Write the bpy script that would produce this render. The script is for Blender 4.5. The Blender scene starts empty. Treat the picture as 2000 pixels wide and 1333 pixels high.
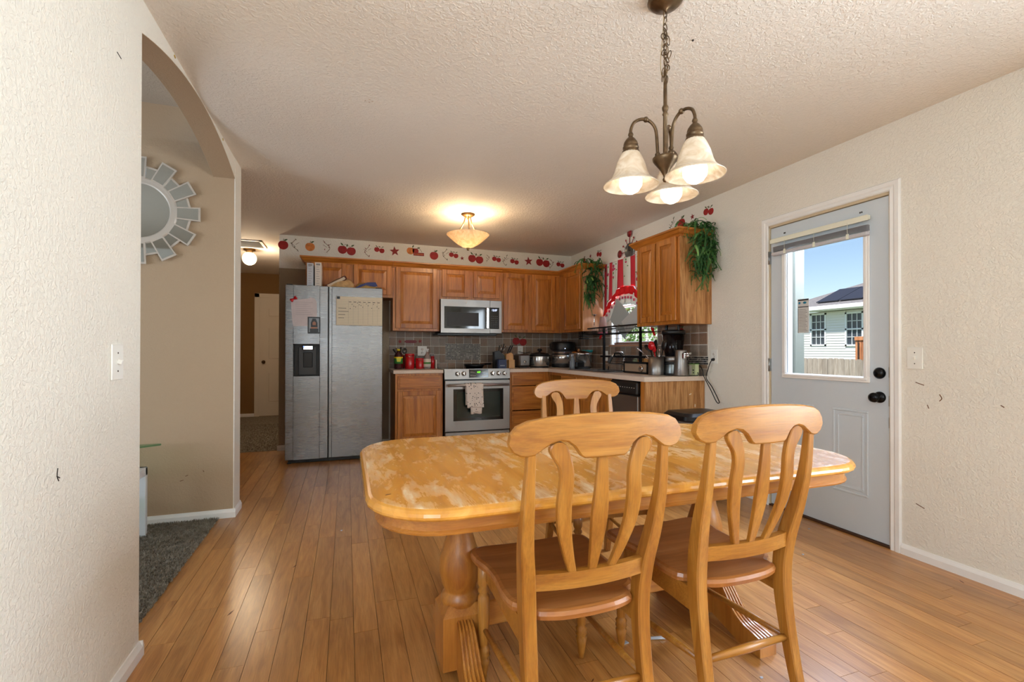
import bpy, math, random
from mathutils import Vector, Matrix, Euler
random.seed(7)
PI = math.pi
S = bpy.context.scene
COL = S.collection

# ------------------------------------------------------------------ camera
def make_camera():
    y, a, r = math.radians(19.3513), math.radians(.3067), math.radians(.0781)
    fw = Vector((math.sin(y)*math.cos(a), math.cos(y)*math.cos(a), math.sin(a)))
    rt = Vector((math.cos(y), -math.sin(y), 0)); up = rt.cross(fw)
    R = rt*math.cos(r)+up*math.sin(r); U = -rt*math.sin(r)+up*math.cos(r)
    cd = bpy.data.cameras.new('camera'); cam = bpy.data.objects.new('camera', cd)
    COL.objects.link(cam)
    m = Matrix((R, U, -fw)).transposed().to_4x4(); m.translation = (0, 0, 1.1332)
    cam.matrix_world = m
    cd.sensor_width = 36; cd.lens = 920.2/2000*36
    cd.shift_y = 13.5182/2000
    cd.clip_start = .05; cd.clip_end = 500
    S.camera = cam
make_camera()

# ------------------------------------------------------------------ exposure, sky, sun, window daylight, added fill lamps
S.view_settings.view_transform = 'Standard'; S.view_settings.look = 'None'
S.view_settings.exposure = 0.45; S.view_settings.gamma = 1.0
S.view_settings.use_curve_mapping = False
try:
    S.cycles.use_denoising = True
    S.cycles.max_bounces = 8; S.cycles.diffuse_bounces = 5
    S.cycles.sample_clamp_indirect = 6
except Exception: pass

W = bpy.data.worlds.new('world'); S.world = W; W.use_nodes = True
wn = W.node_tree; bg = wn.nodes['Background']
sk = wn.nodes.new('ShaderNodeTexSky'); sk.sky_type = 'NISHITA'; sk.sun_disc = False
sk.sun_elevation = math.radians(58); sk.sun_rotation = math.radians(260); sk.air_density = 1.0; sk.dust_density = .6; sk.ozone_density = 1.6
wn.links.new(sk.outputs[0], bg.inputs[0]); bg.inputs[1].default_value = .125

def sun():
    l = bpy.data.lights.new('sun', 'SUN'); l.energy = 4.3; l.angle = .009; l.color = (1, .96, .9)
    o = bpy.data.objects.new('sun', l); COL.objects.link(o)
    d = Vector((.515, -.06, -.855))          # travels away from this house, onto the neighbour's wall
    o.rotation_euler = d.to_track_quat('-Z', 'Y').to_euler()
sun()
def area(name, loc, direction, sx, sy, power, col):
    l = bpy.data.lights.new(name, 'AREA'); l.shape = 'RECTANGLE'; l.size = sx; l.size_y = sy
    l.energy = power; l.color = col
    o = bpy.data.objects.new(name, l); COL.objects.link(o); o.location = loc
    o.rotation_euler = Vector(direction).to_track_quat('-Z', 'Y').to_euler()
    return o
area('side_window_daylight', (3.03, -.12, 1.45), (-1, .1, .05), 1.5, 1.3, 122, (.77, .89, 1))
area('left_fill_lamp', (-.71, -.45, 1.45), (1, .05, 0), 1.2, 1.2, 30, (.75, .88, 1))  # added fill lamp out of view, brightens the near right wall
area('door_glare_lamp', (3.75, 2.24, 2.45), (-1, 0, -.75), 1.1, .7, 190, (.62, .76, 1))  # added lamp above the door view, strengthens glare through the glass
area('living_fill_lamp', (-4.1, 1.7, 1.25), (1, -.04, -.1), 2.2, 1.3, 66, (.75, .87, 1))  # added lamp in the unseen living room, fills the right wall through the arch
area('sink_window_daylight', (3.35, 4.4, 2.1), (-1, 0, -.35), .9, .7, 26, (.74, .87, 1))

# ------------------------------------------------------------------ materials
def lin(c):
    return tuple(((x/255)/12.92 if x/255 <= .04045 else ((x/255+.055)/1.055)**2.4) for x in c)+(1,)
MATS = {}
def new_mat(name):
    m = bpy.data.materials.new(name); m.use_nodes = True
    nt = m.node_tree; b = nt.nodes['Principled BSDF']
    return m, nt, b
def setp(b, **k):
    for kk, v in k.items():
        kk = kk.replace('_', ' ')
        if kk in b.inputs: b.inputs[kk].default_value = v
def bump(nt, b, src, strength, dist):
    bp = nt.nodes.new('ShaderNodeBump'); bp.inputs['Strength'].default_value = strength; bp.inputs['Distance'].default_value = dist
    nt.links.new(src, bp.inputs['Height']); nt.links.new(bp.outputs[0], b.inputs['Normal'])
def noise(nt, vec, scale, detail=3, rough=.5, dist=0):
    n = nt.nodes.new('ShaderNodeTexNoise'); n.inputs['Scale'].default_value = scale; n.inputs['Detail'].default_value = detail
    n.inputs['Roughness'].default_value = rough; n.inputs['Distortion'].default_value = dist
    if vec is not None: nt.links.new(vec, n.inputs['Vector'])
    return n
def ramp(nt, fac, stops):
    r = nt.nodes.new('ShaderNodeValToRGB'); e = r.color_ramp.elements
    while len(e) < len(stops): e.new(.5)
    for i, (p, c) in enumerate(stops): e[i].position = p; e[i].color = c
    nt.links.new(fac, r.inputs[0]); return r
def mixc(nt, fac, a, b_, mode='MIX'):
    m = nt.nodes.new('ShaderNodeMix'); m.data_type = 'RGBA'; m.blend_type = mode
    for i, v in ((0, fac), (6, a), (7, b_)):
        if hasattr(v, 'links') or hasattr(v, 'is_linked'): nt.links.new(v, m.inputs[i])
        else: m.inputs[i].default_value = v
    return m.outputs[2]
def coord(nt, kind='Object'):
    return nt.nodes.new('ShaderNodeTexCoord').outputs[kind]

def plain(name, rgb, rough=.5, metal=0, coat=0, trans=0, emit=None, estr=0, var=0, vs=20, bmp=0, bs=60, ior=1.45, spec=.5, alpha=1):
    if name in MATS: return MATS[name]
    m, nt, b = new_mat(name)
    setp(b, Base_Color=lin(rgb), Roughness=rough, Metallic=metal, Coat_Weight=coat, Transmission_Weight=trans, IOR=ior, Specular_IOR_Level=spec, Alpha=alpha)
    if emit: setp(b, Emission_Color=lin(emit), Emission_Strength=estr)
    if var or bmp:
        co = coord(nt)
        if var:
            n = noise(nt, co, vs, 4)
            d = tuple(x*(1-var) for x in lin(rgb)[:3])+(1,); l = tuple(min(1, x*(1+var)) for x in lin(rgb)[:3])+(1,)
            r = ramp(nt, n.outputs[0], [(.3, d), (.7, l)]); nt.links.new(r.outputs[0], b.inputs['Base Color'])
        if bmp:
            n2 = noise(nt, co, bs, 3); bump(nt, b, n2.outputs[0], 1, bmp)
    MATS[name] = m; return m

def textured_paint(name, rgb, depth=.0022, scale=55):
    m, nt, b = new_mat(name); co = coord(nt)
    n0 = noise(nt, co, 1.3, 3)
    c = lin(rgb); r = ramp(nt, n0.outputs[0], [(.3, tuple(x*.955 for x in c[:3])+(1,)), (.7, c)])
    nt.links.new(r.outputs[0], b.inputs['Base Color']); setp(b, Roughness=.75, Specular_IOR_Level=.25)
    n1 = noise(nt, co, scale, 3, .6, .6)
    r1 = ramp(nt, n1.outputs[0], [(.42, (0, 0, 0, 1)), (.62, (1, 1, 1, 1))])
    bump(nt, b, r1.outputs[0], .7, depth)
    MATS[name] = m; return m

def wood(name, dark, mid, light, axis='z', scale=1., rough=.4, coat=.2, shade=.12, fine=1., crs=(.3, .7), bmpd=.0004):
    if name in MATS: return MATS[name]
    m, nt, b = new_mat(name); co = coord(nt)
    oi = nt.nodes.new('ShaderNodeObjectInfo')
    comb = nt.nodes.new('ShaderNodeVectorMath'); comb.operation = 'SCALE'; comb.inputs[0].default_value = (13.1, 7.7, 9.3)
    nt.links.new(oi.outputs['Random'], comb.inputs['Scale'])
    add = nt.nodes.new('ShaderNodeVectorMath'); add.operation = 'ADD'
    nt.links.new(co, add.inputs[0]); nt.links.new(comb.outputs[0], add.inputs[1])
    mp = nt.nodes.new('ShaderNodeMapping'); nt.links.new(add.outputs[0], mp.inputs[0])
    st = {'x': (.09, 1, 1), 'y': (1, .09, 1), 'z': (1, 1, .09)}[axis]
    mp.inputs['Scale'].default_value = tuple(s*scale for s in st)
    n1 = noise(nt, mp.outputs[0], 14, 5, .6, 1.2)
    mp2 = nt.nodes.new('ShaderNodeMapping'); nt.links.new(add.outputs[0], mp2.inputs[0])
    st2 = {'x': (.03, 1, 1), 'y': (1, .03, 1), 'z': (1, 1, .03)}[axis]
    mp2.inputs['Scale'].default_value = tuple(s*scale*6 for s in st2)
    n2 = noise(nt, mp2.outputs[0], 30, 3, .6)
    r = ramp(nt, n1.outputs[0], [(crs[0], lin(dark)), ((crs[0]+crs[1])/2, lin(mid)), (crs[1], lin(light))])
    r2 = ramp(nt, n2.outputs[0], [(.3, (1-.3*fine,)*3+(1,)), (.6, (1, 1, 1, 1))])
    c1 = mixc(nt, 1., r.outputs[0], r2.outputs[0], 'MULTIPLY')
    hs = nt.nodes.new('ShaderNodeHueSaturation'); nt.links.new(c1, hs.inputs['Color'])
    mr = nt.nodes.new('ShaderNodeMapRange'); mr.inputs[3].default_value = 1-shade; mr.inputs[4].default_value = 1+shade
    nt.links.new(oi.outputs['Random'], mr.inputs[0]); nt.links.new(mr.outputs[0], hs.inputs['Value'])
    nt.links.new(hs.outputs[0], b.inputs['Base Color'])
    setp(b, Roughness=rough, Coat_Weight=coat, Coat_Roughness=.25)
    bump(nt, b, n2.outputs[0], .5, bmpd)
    MATS[name] = m; return m

def steel(name, rgb=(190, 188, 184), axis='x', rough=.3, smudge=True):
    if name in MATS: return MATS[name]
    m, nt, b = new_mat(name); co = coord(nt)
    mp = nt.nodes.new('ShaderNodeMapping'); nt.links.new(co, mp.inputs[0])
    mp.inputs['Scale'].default_value = {'x': (.02, 1, 1), 'z': (1, 1, .02)}[axis]
    n = noise(nt, mp.outputs[0], 500, 2)
    n2 = noise(nt, co, 4, 3, .5, .3)
    ad = nt.nodes.new('ShaderNodeMath'); ad.operation = 'ADD'
    r1 = ramp(nt, n.outputs[0], [(.3, (0, 0, 0, 1)), (.7, (.12, .12, .12, 1))])
    r2 = ramp(nt, n2.outputs[0], [(.3, (rough-.02,)*3+(1,)), (.7, (rough+(.07 if smudge else .04),)*3+(1,))])
    nt.links.new(r1.outputs[0], ad.inputs[0]); nt.links.new(r2.outputs[0], ad.inputs[1])
    nt.links.new(ad.outputs[0], b.inputs['Roughness'])
    setp(b, Base_Color=lin(rgb), Metallic=1.)
    bump(nt, b, n.outputs[0], .1, .0003)
    MATS[name] = m; return m

WALL = textured_paint('cream_wall_paint', (238, 233, 221), .0024, 75)
CEIL = textured_paint('ceiling_paint', (240, 232, 221), .0024, 60)
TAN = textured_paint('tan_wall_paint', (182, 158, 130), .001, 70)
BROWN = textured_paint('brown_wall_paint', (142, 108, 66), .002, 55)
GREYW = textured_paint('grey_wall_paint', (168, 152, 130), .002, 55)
WHITE = plain('white_trim_paint', (240, 239, 236), .45, var=.03, vs=9)
DOORC = plain('pale_blue_door_paint', (206, 215, 222), .4, bmp=.0003, bs=300)
OAK = wood('oak_vertical', (148, 82, 20), (188, 114, 38), (208, 136, 56), 'z', 1.3, .38, .25, .07)
OAKX = wood('oak_horizontal', (148, 82, 20), (188, 114, 38), (208, 136, 56), 'x', 1.3, .38, .25, .07)
OAKE = wood('oak_end_panel', (168, 112, 58), (196, 138, 80), (212, 158, 100), 'z', 2.2, .45, .1, .04, 1.2, (.4, .6))
PLANK = wood('bamboo_plank', (160, 104, 50), (182, 126, 66), (198, 144, 82), 'y', 1.5, .28, .4, .13, .8)
CHZ = wood('honey_wood_vertical', (160, 96, 34), (182, 118, 46), (198, 136, 62), 'z', 1.2, .36, .3, .04, .5)
CHX = wood('honey_wood_horizontal', (160, 96, 34), (182, 118, 46), (198, 136, 62), 'x', 1.2, .36, .3, .04, .5)
SEATW = wood('honey_wood_seat', (146, 86, 38), (168, 106, 52), (186, 126, 72), 'x', .8, .32, .3, .04, .5)
STEEL = steel('brushed_steel', (148, 144, 140)); STEELZ = steel('brushed_steel_tall', (142, 144, 147), 'x', .2)
CHROME = plain('chrome', (215, 215, 215), .14, 1.); SATIN = plain('satin_steel', (206, 204, 202), .3, .85); POT = plain('polished_steel', (196, 194, 190), .22, .9); BRONZE = plain('antique_bronze', (104, 84, 62), .38, .85, var=.3, vs=40)
BLK = plain('black_plastic', (18, 18, 19), .35); BLKG = plain('black_glass', (10, 11, 12), .06, spec=.6); DKG = plain('dark_grey_plastic', (66, 68, 70), .4)
BLKM = plain('black_wire', (14, 14, 15), .45, .2)
LAM = plain('laminate_counter', (222, 204, 186), .35, var=.06, vs=120)
LAMG = plain('laminate_counter_top', (206, 190, 172), .3, var=.08, vs=150)
RED = plain('red_ceramic', (190, 14, 26), .2, coat=.5); PAPER = plain('white_paper', (232, 226, 214), .7)
def glass(name, rgb=(255, 255, 255), rough=0., mixf=.9):
    if name in MATS: return MATS[name]
    m = bpy.data.materials.new(name); m.use_nodes = True; nt = m.node_tree
    nt.nodes.remove(nt.nodes['Principled BSDF']); out = nt.nodes['Material Output']
    t = nt.nodes.new('ShaderNodeBsdfTransparent'); t.inputs[0].default_value = lin(rgb)
    g = nt.nodes.new('ShaderNodeBsdfGlossy'); g.inputs[1].default_value = .02+rough
    mx = nt.nodes.new('ShaderNodeMixShader'); fr = nt.nodes.new('ShaderNodeFresnel'); fr.inputs[0].default_value = 1.35
    ge = nt.nodes.new('ShaderNodeNewGeometry'); mf = nt.nodes.new('ShaderNodeMath'); mf.operation = 'SUBTRACT'; mf.use_clamp = True
    nt.links.new(fr.outputs[0], mf.inputs[0]); nt.links.new(ge.outputs['Backfacing'], mf.inputs[1])
    nt.links.new(mf.outputs[0], mx.inputs[0]); nt.links.new(t.outputs[0], mx.inputs[1]); nt.links.new(g.outputs[0], mx.inputs[2])
    nt.links.new(mx.outputs[0], out.inputs[0]); MATS[name] = m; return m
PANE = glass('window_glass'); TINT = glass('smoked_plastic', (186, 186, 192)); GRN = glass('green_edge_glass', (190, 225, 205))

# ------------------------------------------------------------------ mesh helpers
class MB:
    def __init__(s): s.v = []; s.f = []; s.sm = []
    def add(s, vs, fs, smooth=False, mat=None):
        n = len(s.v)
        s.v += [tuple(mat @ Vector(p)) if mat else tuple(p) for p in vs]
        s.f += [tuple(i+n for i in f) for f in fs]; s.sm += [smooth]*len(fs); return s
    def box(s, x0, x1, y0, y1, z0, z1, c=0, mat=None):
        if c <= 0:
            vs = [(x, y, z) for z in (z0, z1) for y in (y0, y1) for x in (x0, x1)]
            return s.add(vs, [(0, 2, 3, 1), (4, 5, 7, 6), (0, 1, 5, 4), (2, 6, 7, 3), (0, 4, 6, 2), (1, 3, 7, 5)], mat=mat)
        c = min(c, abs(x1-x0)*.49, abs(y1-y0)*.49, abs(z1-z0)*.49)
        # chamfered box: each corner has three verts
        V = []; idx = {}
        for ix, x in enumerate((x0, x1)):
            for iy, y in enumerate((y0, y1)):
                for iz, z in enumerate((z0, z1)):
                    dx = c if ix == 0 else -c; dy = c if iy == 0 else -c; dz = c if iz == 0 else -c
                    for k, p in enumerate(((x, y+dy, z+dz), (x+dx, y, z+dz), (x+dx, y+dy, z))):
                        idx[(ix, iy, iz, k)] = len(V); V.append(p)
        F = []
        g = lambda *a: idx[a]
        for ax in range(3):
            for e in (0, 1):
                o = [0, 1, 2]; o.remove(ax); q = []
                for a, b in ((0, 0), (1, 0), (1, 1), (0, 1)):
                    t = [0, 0, 0]; t[ax] = e; t[o[0]] = a; t[o[1]] = b; q.append(g(t[0], t[1], t[2], ax))
                F.append(q if (e == 1) != (ax == 1) else q[::-1])
        for ax in range(3):      # edges along ax
            o = [0, 1, 2]; o.remove(ax)
            for a in (0, 1):
                for b in (0, 1):
                    t0 = [0, 0, 0]; t1 = [0, 0, 0]; t0[ax] = 0; t1[ax] = 1
                    for t in (t0, t1): t[o[0]] = a; t[o[1]] = b
                    q = [g(*t0, o[0]), g(*t1, o[0]), g(*t1, o[1]), g(*t0, o[1])]
                    F.append(q if (a == b) != (ax == 1) else q[::-1])
        for ix in (0, 1):
            for iy in (0, 1):
                for iz in (0, 1):
                    q = [g(ix, iy, iz, 0), g(ix, iy, iz, 1), g(ix, iy, iz, 2)]
                    F.append(q if (ix+iy+iz) % 2 == 1 else q[::-1])
        return s.add(V, F, mat=mat)
    def lathe(s, prof, c=(0, 0, 0), n=24, mat=None, cap=True):
        vs = []; fs = []
        for r, z in prof:
            for k in range(n):
                a = 2*PI*k/n; vs.append((c[0]+r*math.cos(a), c[1]+r*math.sin(a), c[2]+z))
        for i in range(len(prof)-1):
            for k in range(n):
                k2 = (k+1) % n; fs.append((i*n+k, i*n+k2, (i+1)*n+k2, (i+1)*n+k))
        if cap:
            if prof[0][0] > 1e-5: fs.append(tuple(range(n))[::-1])
            if prof[-1][0] > 1e-5: fs.append(tuple(range((len(prof)-1)*n, len(prof)*n)))
        return s.add(vs, fs, True, mat)
    def tube(s, pts, r, n=8, mat=None, closed=False, flat=1.):
        P = [Vector(p) for p in pts]; m = len(P); vs = []; fs = []
        rr = r if isinstance(r, (list, tuple)) else [r]*m
        up = None
        for i in range(m):
            if closed: t = P[(i+1) % m]-P[i-1]
            else: t = P[min(i+1, m-1)]-P[max(i-1, 0)]
            if t.length < 1e-9: t = Vector((0, 0, 1))
            t.normalize()
            if up is None: up = Vector((0, 0, 1)) if abs(t.z) < .9 else Vector((1, 0, 0))
            up = (up-t*up.dot(t)); up = up.normalized() if up.length > 1e-6 else t.orthogonal().normalized()
            sd = t.cross(up)
            for k in range(n):
                a = 2*PI*k/n; vs.append(P[i]+(up*math.cos(a)*flat+sd*math.sin(a))*rr[i])
        for i in range(m if closed else m-1):
            j = (i+1) % m
            for k in range(n):
                k2 = (k+1) % n; fs.append((i*n+k, j*n+k, j*n+k2, i*n+k2))
        if not closed: fs += [tuple(range(n)), tuple(range((m-1)*n, m*n))[::-1]]
        return s.add(vs, fs, n > 4, mat)
    def prism(s, poly, a0, a1, axis='y', mat=None, smooth=False):
        """poly in the two other axes; extruded along axis from a0 to a1"""
        def P(p, a):
            return {'x': (a, p[0], p[1]), 'y': (p[0], a, p[1]), 'z': (p[0], p[1], a)}[axis]
        n = len(poly); vs = [P(p, a0) for p in poly]+[P(p, a1) for p in poly]
        area_ = sum(poly[i][0]*poly[(i+1) % n][1]-poly[(i+1) % n][0]*poly[i][1] for i in range(n))
        ccw = (area_ > 0) != (axis == 'y')
        if a1 < a0: ccw = not ccw
        fs = [tuple(range(n))[::-1], tuple(range(n, 2*n))]+[(i, (i+1) % n, (i+1) % n+n, i+n) for i in range(n)]
        if not ccw: fs = [f[::-1] for f in fs]
        return s.add(vs, fs, smooth, mat)
    def sweep(s, rows, mat=None, ch=.22):
        """rows: (x,y,z,wx,wy) rectangular sections with cut corners, stacked in z-ish order"""
        vs = []; fs = []
        for x, y, z, wx, wy in rows:
            a, b = wx/2, wy/2; c = min(a, b)*ch*2*.5
            vs += [(x-a+c, y-b, z), (x+a-c, y-b, z), (x+a, y-b+c, z), (x+a, y+b-c, z), (x+a-c, y+b, z), (x-a+c, y+b, z), (x-a, y+b-c, z), (x-a, y-b+c, z)]
        m = len(rows)
        for i in range(m-1):
            for k in range(8):
                k2 = (k+1) % 8; fs.append((i*8+k, i*8+k2, (i+1)*8+k2, (i+1)*8+k))
        fs += [tuple(range(8))[::-1], tuple(range((m-1)*8, m*8))]
        return s.add(vs, fs, False, mat)
    def ball(s, c, r, n=12, sc=(1, 1, 1), mat=None):
        vs = []; fs = []; h = n//2
        for i in range(h+1):
            t = PI*i/h
            for k in range(n):
                a = 2*PI*k/n; vs.append((c[0]+r*sc[0]*math.sin(t)*math.cos(a), c[1]+r*sc[1]*math.sin(t)*math.sin(a), c[2]-r*sc[2]*math.cos(t)))
        for i in range(h):
            for k in range(n):
                k2 = (k+1) % n; fs.append((i*n+k, i*n+k2, (i+1)*n+k2, (i+1)*n+k))
        return s.add(vs, fs, True, mat)
    def mesh(s, name):
        me = bpy.data.meshes.new(name); me.from_pydata(s.v, [], s.f); me.polygons.foreach_set('use_smooth', s.sm); me.update(); return me
    def build(s, name, mat, parent=None, bevel=0, auto=None, seg=2, weld=False, **props):
        me = s.mesh(name); me.materials.append(mat)
        return link(name, me, parent, bevel, seg, **props)
def link(name, me, parent=None, bevel=0, seg=2, loc=None, rz=0, **props):
    o = bpy.data.objects.new(name, me); COL.objects.link(o)
    if parent: o.parent = parent
    if loc: o.location = loc
    if rz: o.rotation_euler.z = rz
    if bevel:
        b = o.modifiers.new('bevel', 'BEVEL'); b.width = bevel; b.segments = seg; b.limit_method = 'ANGLE'; b.angle_limit = math.radians(40)
    for k, v in props.items(): o[k] = v
    return o
def thing(name, label, cat, loc=(0, 0, 0), rz=0, group=None):
    o = bpy.data.objects.new(name, None); COL.objects.link(o); o.empty_display_size = .1
    o.location = loc; o.rotation_euler = (0, 0, rz); o['label'] = label; o['category'] = cat
    if group: o['group'] = group
    return o
def tag(o, label, cat, group=None):
    o['label'] = label; o['category'] = cat
    if group: o['group'] = group
    return o
def copy_tree(o, parent=None):
    c = o.copy(); COL.objects.link(c); c.parent = parent
    for ch in [x for x in ALLCH.get(o.name, [])]: copy_tree(ch, c)
    return c
ALLCH = {}
def index_children():
    ALLCH.clear()
    for x in bpy.data.objects:
        if x.parent: ALLCH.setdefault(x.parent.name, []).append(x)
def catmull(pts, k=6):
    out = []; n = len(pts)
    for i in range(n-1):
        p0, p1, p2, p3 = pts[max(i-1, 0)], pts[i], pts[i+1], pts[min(i+2, n-1)]
        for j in range(k):
            t = j/k; out.append(tuple(.5*((2*b)+(-a+c)*t+(2*a-5*b+4*c-d)*t*t+(-a+3*b-3*c+d)*t**3) for a, b, c, d in zip(p0, p1, p2, p3)))
    out.append(tuple(pts[-1])); return out
def text(name, body, size, mat, parent, loc, rot, extr=.0004, align='CENTER'):
    cu = bpy.data.curves.new(name, 'FONT'); cu.body = body; cu.size = size; cu.extrude = extr; cu.align_x = align; cu.align_y = 'CENTER'
    cu.resolution_u = 2; cu.materials.append(mat)
    tmp = bpy.data.objects.new('tmp', cu); COL.objects.link(tmp); dg = bpy.context.evaluated_depsgraph_get()
    me = bpy.data.meshes.new_from_object(tmp.evaluated_get(dg)); bpy.data.objects.remove(tmp)
    o = bpy.data.objects.new(name, me); COL.objects.link(o); o.parent = parent; o.location = loc; o.rotation_euler = rot
    return o

# ------------------------------------------------------------------ room shell
YB, XR, XL = 5.885, 2.936, -.72
STR = dict(kind='structure')
def wall_holes(m, a0, a1, z0, z1, holes, t0, t1, axis):
    """wall slab spanning a (y or x) and z, thickness t0..t1 along axis, with rectangular holes (a0,a1,z0,z1)"""
    cuts = sorted({a0, a1}|{h[0] for h in holes}|{h[1] for h in holes})
    for p, q in zip(cuts, cuts[1:]):
        zs = [z0]
        hs = sorted([h for h in holes if h[0] <= p+1e-6 and h[1] >= q-1e-6], key=lambda h: h[2])
        z = z0
        for h in hs:
            if h[2] > z+1e-6: seg(m, p, q, z, h[2], t0, t1, axis)
            z = h[3]
        if z < z1-1e-6: seg(m, p, q, z, z1, t0, t1, axis)
def seg(m, p, q, z, zz, t0, t1, axis):
    if axis == 'x': m.box(t0, t1, p, q, z, zz)
    else: m.box(p, q, t0, t1, z, zz)

SUB = plain('subfloor_dark', (62, 38, 20), .8)
fl = MB().box(-.83, XR, -1.6, YB+.02, -.09, -.0125).box(-2.3, -.83, 3.7, YB+.02, -.09, -.0125).build('floor', SUB, **STR)
m = MB(); wall_holes(m, -1.6, YB+.14, 0, 2.52, [(1.8266, 2.6466, 0, 2.05), (3.97, 4.83, 1.2, 2.08), (-.9, .65, .8, 2.1)], XR, XR+.14, 'x')
wr = m.build('wall_right', WALL, **STR)
m = MB(); m.box(XL, XR+.14, YB, YB+.12, 0, 2.52)
wb = m.build('wall_back', WALL, **STR)
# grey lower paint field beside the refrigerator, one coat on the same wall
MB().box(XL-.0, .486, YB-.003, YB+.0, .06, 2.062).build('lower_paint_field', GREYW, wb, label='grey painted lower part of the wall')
m = MB()
arch = [(2.10+i*(1.55/24), 2.437-.135*(((2.10+i*(1.55/24))-2.86)/.79)**2) for i in range(25)]
m.prism([(.3, 0), (2.10, 0), (2.10, arch[0][1])]+arch[1:-1]+[(3.65, arch[-1][1]), (3.65, 2.52), (.3, 2.52)], XL-.13, XL, 'x'); wall_holes(m, -1.6, .3, 0, 2.52, [(-1.05, .15, .85, 2.05)], XL-.13, XL, 'x')
wl = m.build('wall_left', WALL, **STR)
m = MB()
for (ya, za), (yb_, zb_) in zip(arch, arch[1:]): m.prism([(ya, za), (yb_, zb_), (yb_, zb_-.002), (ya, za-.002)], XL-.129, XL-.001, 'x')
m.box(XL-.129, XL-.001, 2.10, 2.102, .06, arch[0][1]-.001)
m.build('arch_soffit', TAN, wl, label='underside of the arch, its shade put in as tan')  # tan colour stands in for shade under the arch
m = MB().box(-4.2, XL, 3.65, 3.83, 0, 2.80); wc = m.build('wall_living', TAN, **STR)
MB().box(XL-.004, XL+.002, 3.6485, 3.832, .0, 2.44).build('wall_end', WALL, wc, label='cream painted wall end')
MB().box(-4.32, -4.2, -1.6, 3.83, 0, 2.80).build('wall_living_side', TAN, **STR)
m = MB(); wall_holes(m, -4.32, XR+.14, 0, 2.80, [], -1.72, -1.6, 'y'); m.build('wall_front', WALL, **STR)
m = MB().box(XL-.13, XR+.14, -1.72, YB+.12, 2.44, 2.52).box(-2.3, XL-.13, 3.83, YB+.12, 2.44, 2.52).box(-2.3, XL+.12, YB+.12, 9.1, 2.44, 2.52)
m.build('ceiling', CEIL, **STR)
MB().box(-4.32, XL-.13, -1.72, 3.65, 2.735, 2.80).build('ceiling_living', textured_paint('living_ceiling_shaded', (196, 184, 168), .002, 60), **STR)  # base colour darkened to put the unlit ceiling's shade into it
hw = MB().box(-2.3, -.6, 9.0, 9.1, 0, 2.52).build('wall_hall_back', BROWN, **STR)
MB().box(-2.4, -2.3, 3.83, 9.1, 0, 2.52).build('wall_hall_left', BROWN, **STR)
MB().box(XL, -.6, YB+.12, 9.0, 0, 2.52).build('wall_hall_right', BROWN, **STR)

# planks: rows along the room, boards 0.92 m long, joints staggered
PW, PL, G = .0935, .92, .0016
pm = MB().box(G/2, PW-G/2, G/2, 1-G/2, -.0125, 0).mesh('plank'); pm.materials.append(PLANK)
rest = MB(); cnt = 0
rows = []
x = -.81
while x < XR-.001: rows.append((x, -1.6)); x += PW
x = -.81-PW
while x > -2.3: rows.append((x, 3.84)); x -= PW
cand = []
for i, (x, ys) in enumerate(rows):
    off = random.random()*PL; y = ys-off
    while y < YB:
        a = max(y, ys); b = min(y+PL*random.choice((1, 1, .8)), YB+.012)
        if x > 2.38 and a > 3.3: y = b; b = a  # under the cabinets
        elif b-a > .05: cand.append((x, a, b))
        if b == a: break
        y = b
cand.sort(key=lambda c: (0 if (c[2] > .85 and not (c[1] > 5.25 and c[0] > -.45)) else 1, c[1]))
for k, (x, a, b) in enumerate(cand):
    w = min(PW, XR-x)
    if k < 300:
        o = link('plank', pm, fl); o.location = (x, a, 0); o.scale = (w/PW, b-a, 1)
    else: rest.box(x+G/2, x+w-G/2, a+G/2, b-G/2, -.0125, 0)
rest.build('plank_remainder', PLANK, fl, kind='stuff')

# carpet
def carpet(name, x0, x1, y0, y1, label, n, dens):
    m_, nt, b = new_mat(name+'_pile'); co = coord(nt)
    n1 = noise(nt, co, 30, 5, .7); n2 = noise(nt, co, 220, 2)
    r = ramp(nt, n1.outputs[0], [(.35, lin((140, 130, 114))), (.65, lin((192, 182, 164)))])
    r2 = ramp(nt, n2.outputs[0], [(.35, (.62, .62, .62, 1)), (.6, (1, 1, 1, 1))])
    nt.links.new(mixc(nt, 1., r.outputs[0], r2.outputs[0], 'MULTIPLY'), b.inputs['Base Color']); setp(b, Roughness=.95, Specular_IOR_Level=.1)
    bump(nt, b, n2.outputs[0], 1, .01)
    mm = MB().box(x0, x1, y0, y1, -.03, .004)
    for i in range(dens):
        px, py = random.uniform(*n[0]), random.uniform(*n[1]); a = random.random()*6.28; w = .004; hgt = random.uniform(.008, .018)
        dx, dy = math.cos(a)*w, math.sin(a)*w; lx, ly = random.uniform(-.008, .008), random.uniform(-.008, .008)
        mm.add([(px-dx, py-dy, .003), (px+dx, py+dy, .003), (px+lx, py+ly, .004+hgt)], [(0, 1, 2)])
    return tag(mm.build(name, m_, kind='stuff'), label, 'carpet')
carpet('carpet', -4.2, -.812, -1.6, 3.65, 'grey brown shag carpet seen through the arch', ((-1.45, -.80), (2.2, 3.64)), 22000)
carpet('carpet', -2.3, XL, YB+.014, 9.0, 'brownish carpet in the hallway beyond the kitchen floor', ((-1.7, XL), (5.9, 8)), 6000)

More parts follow.
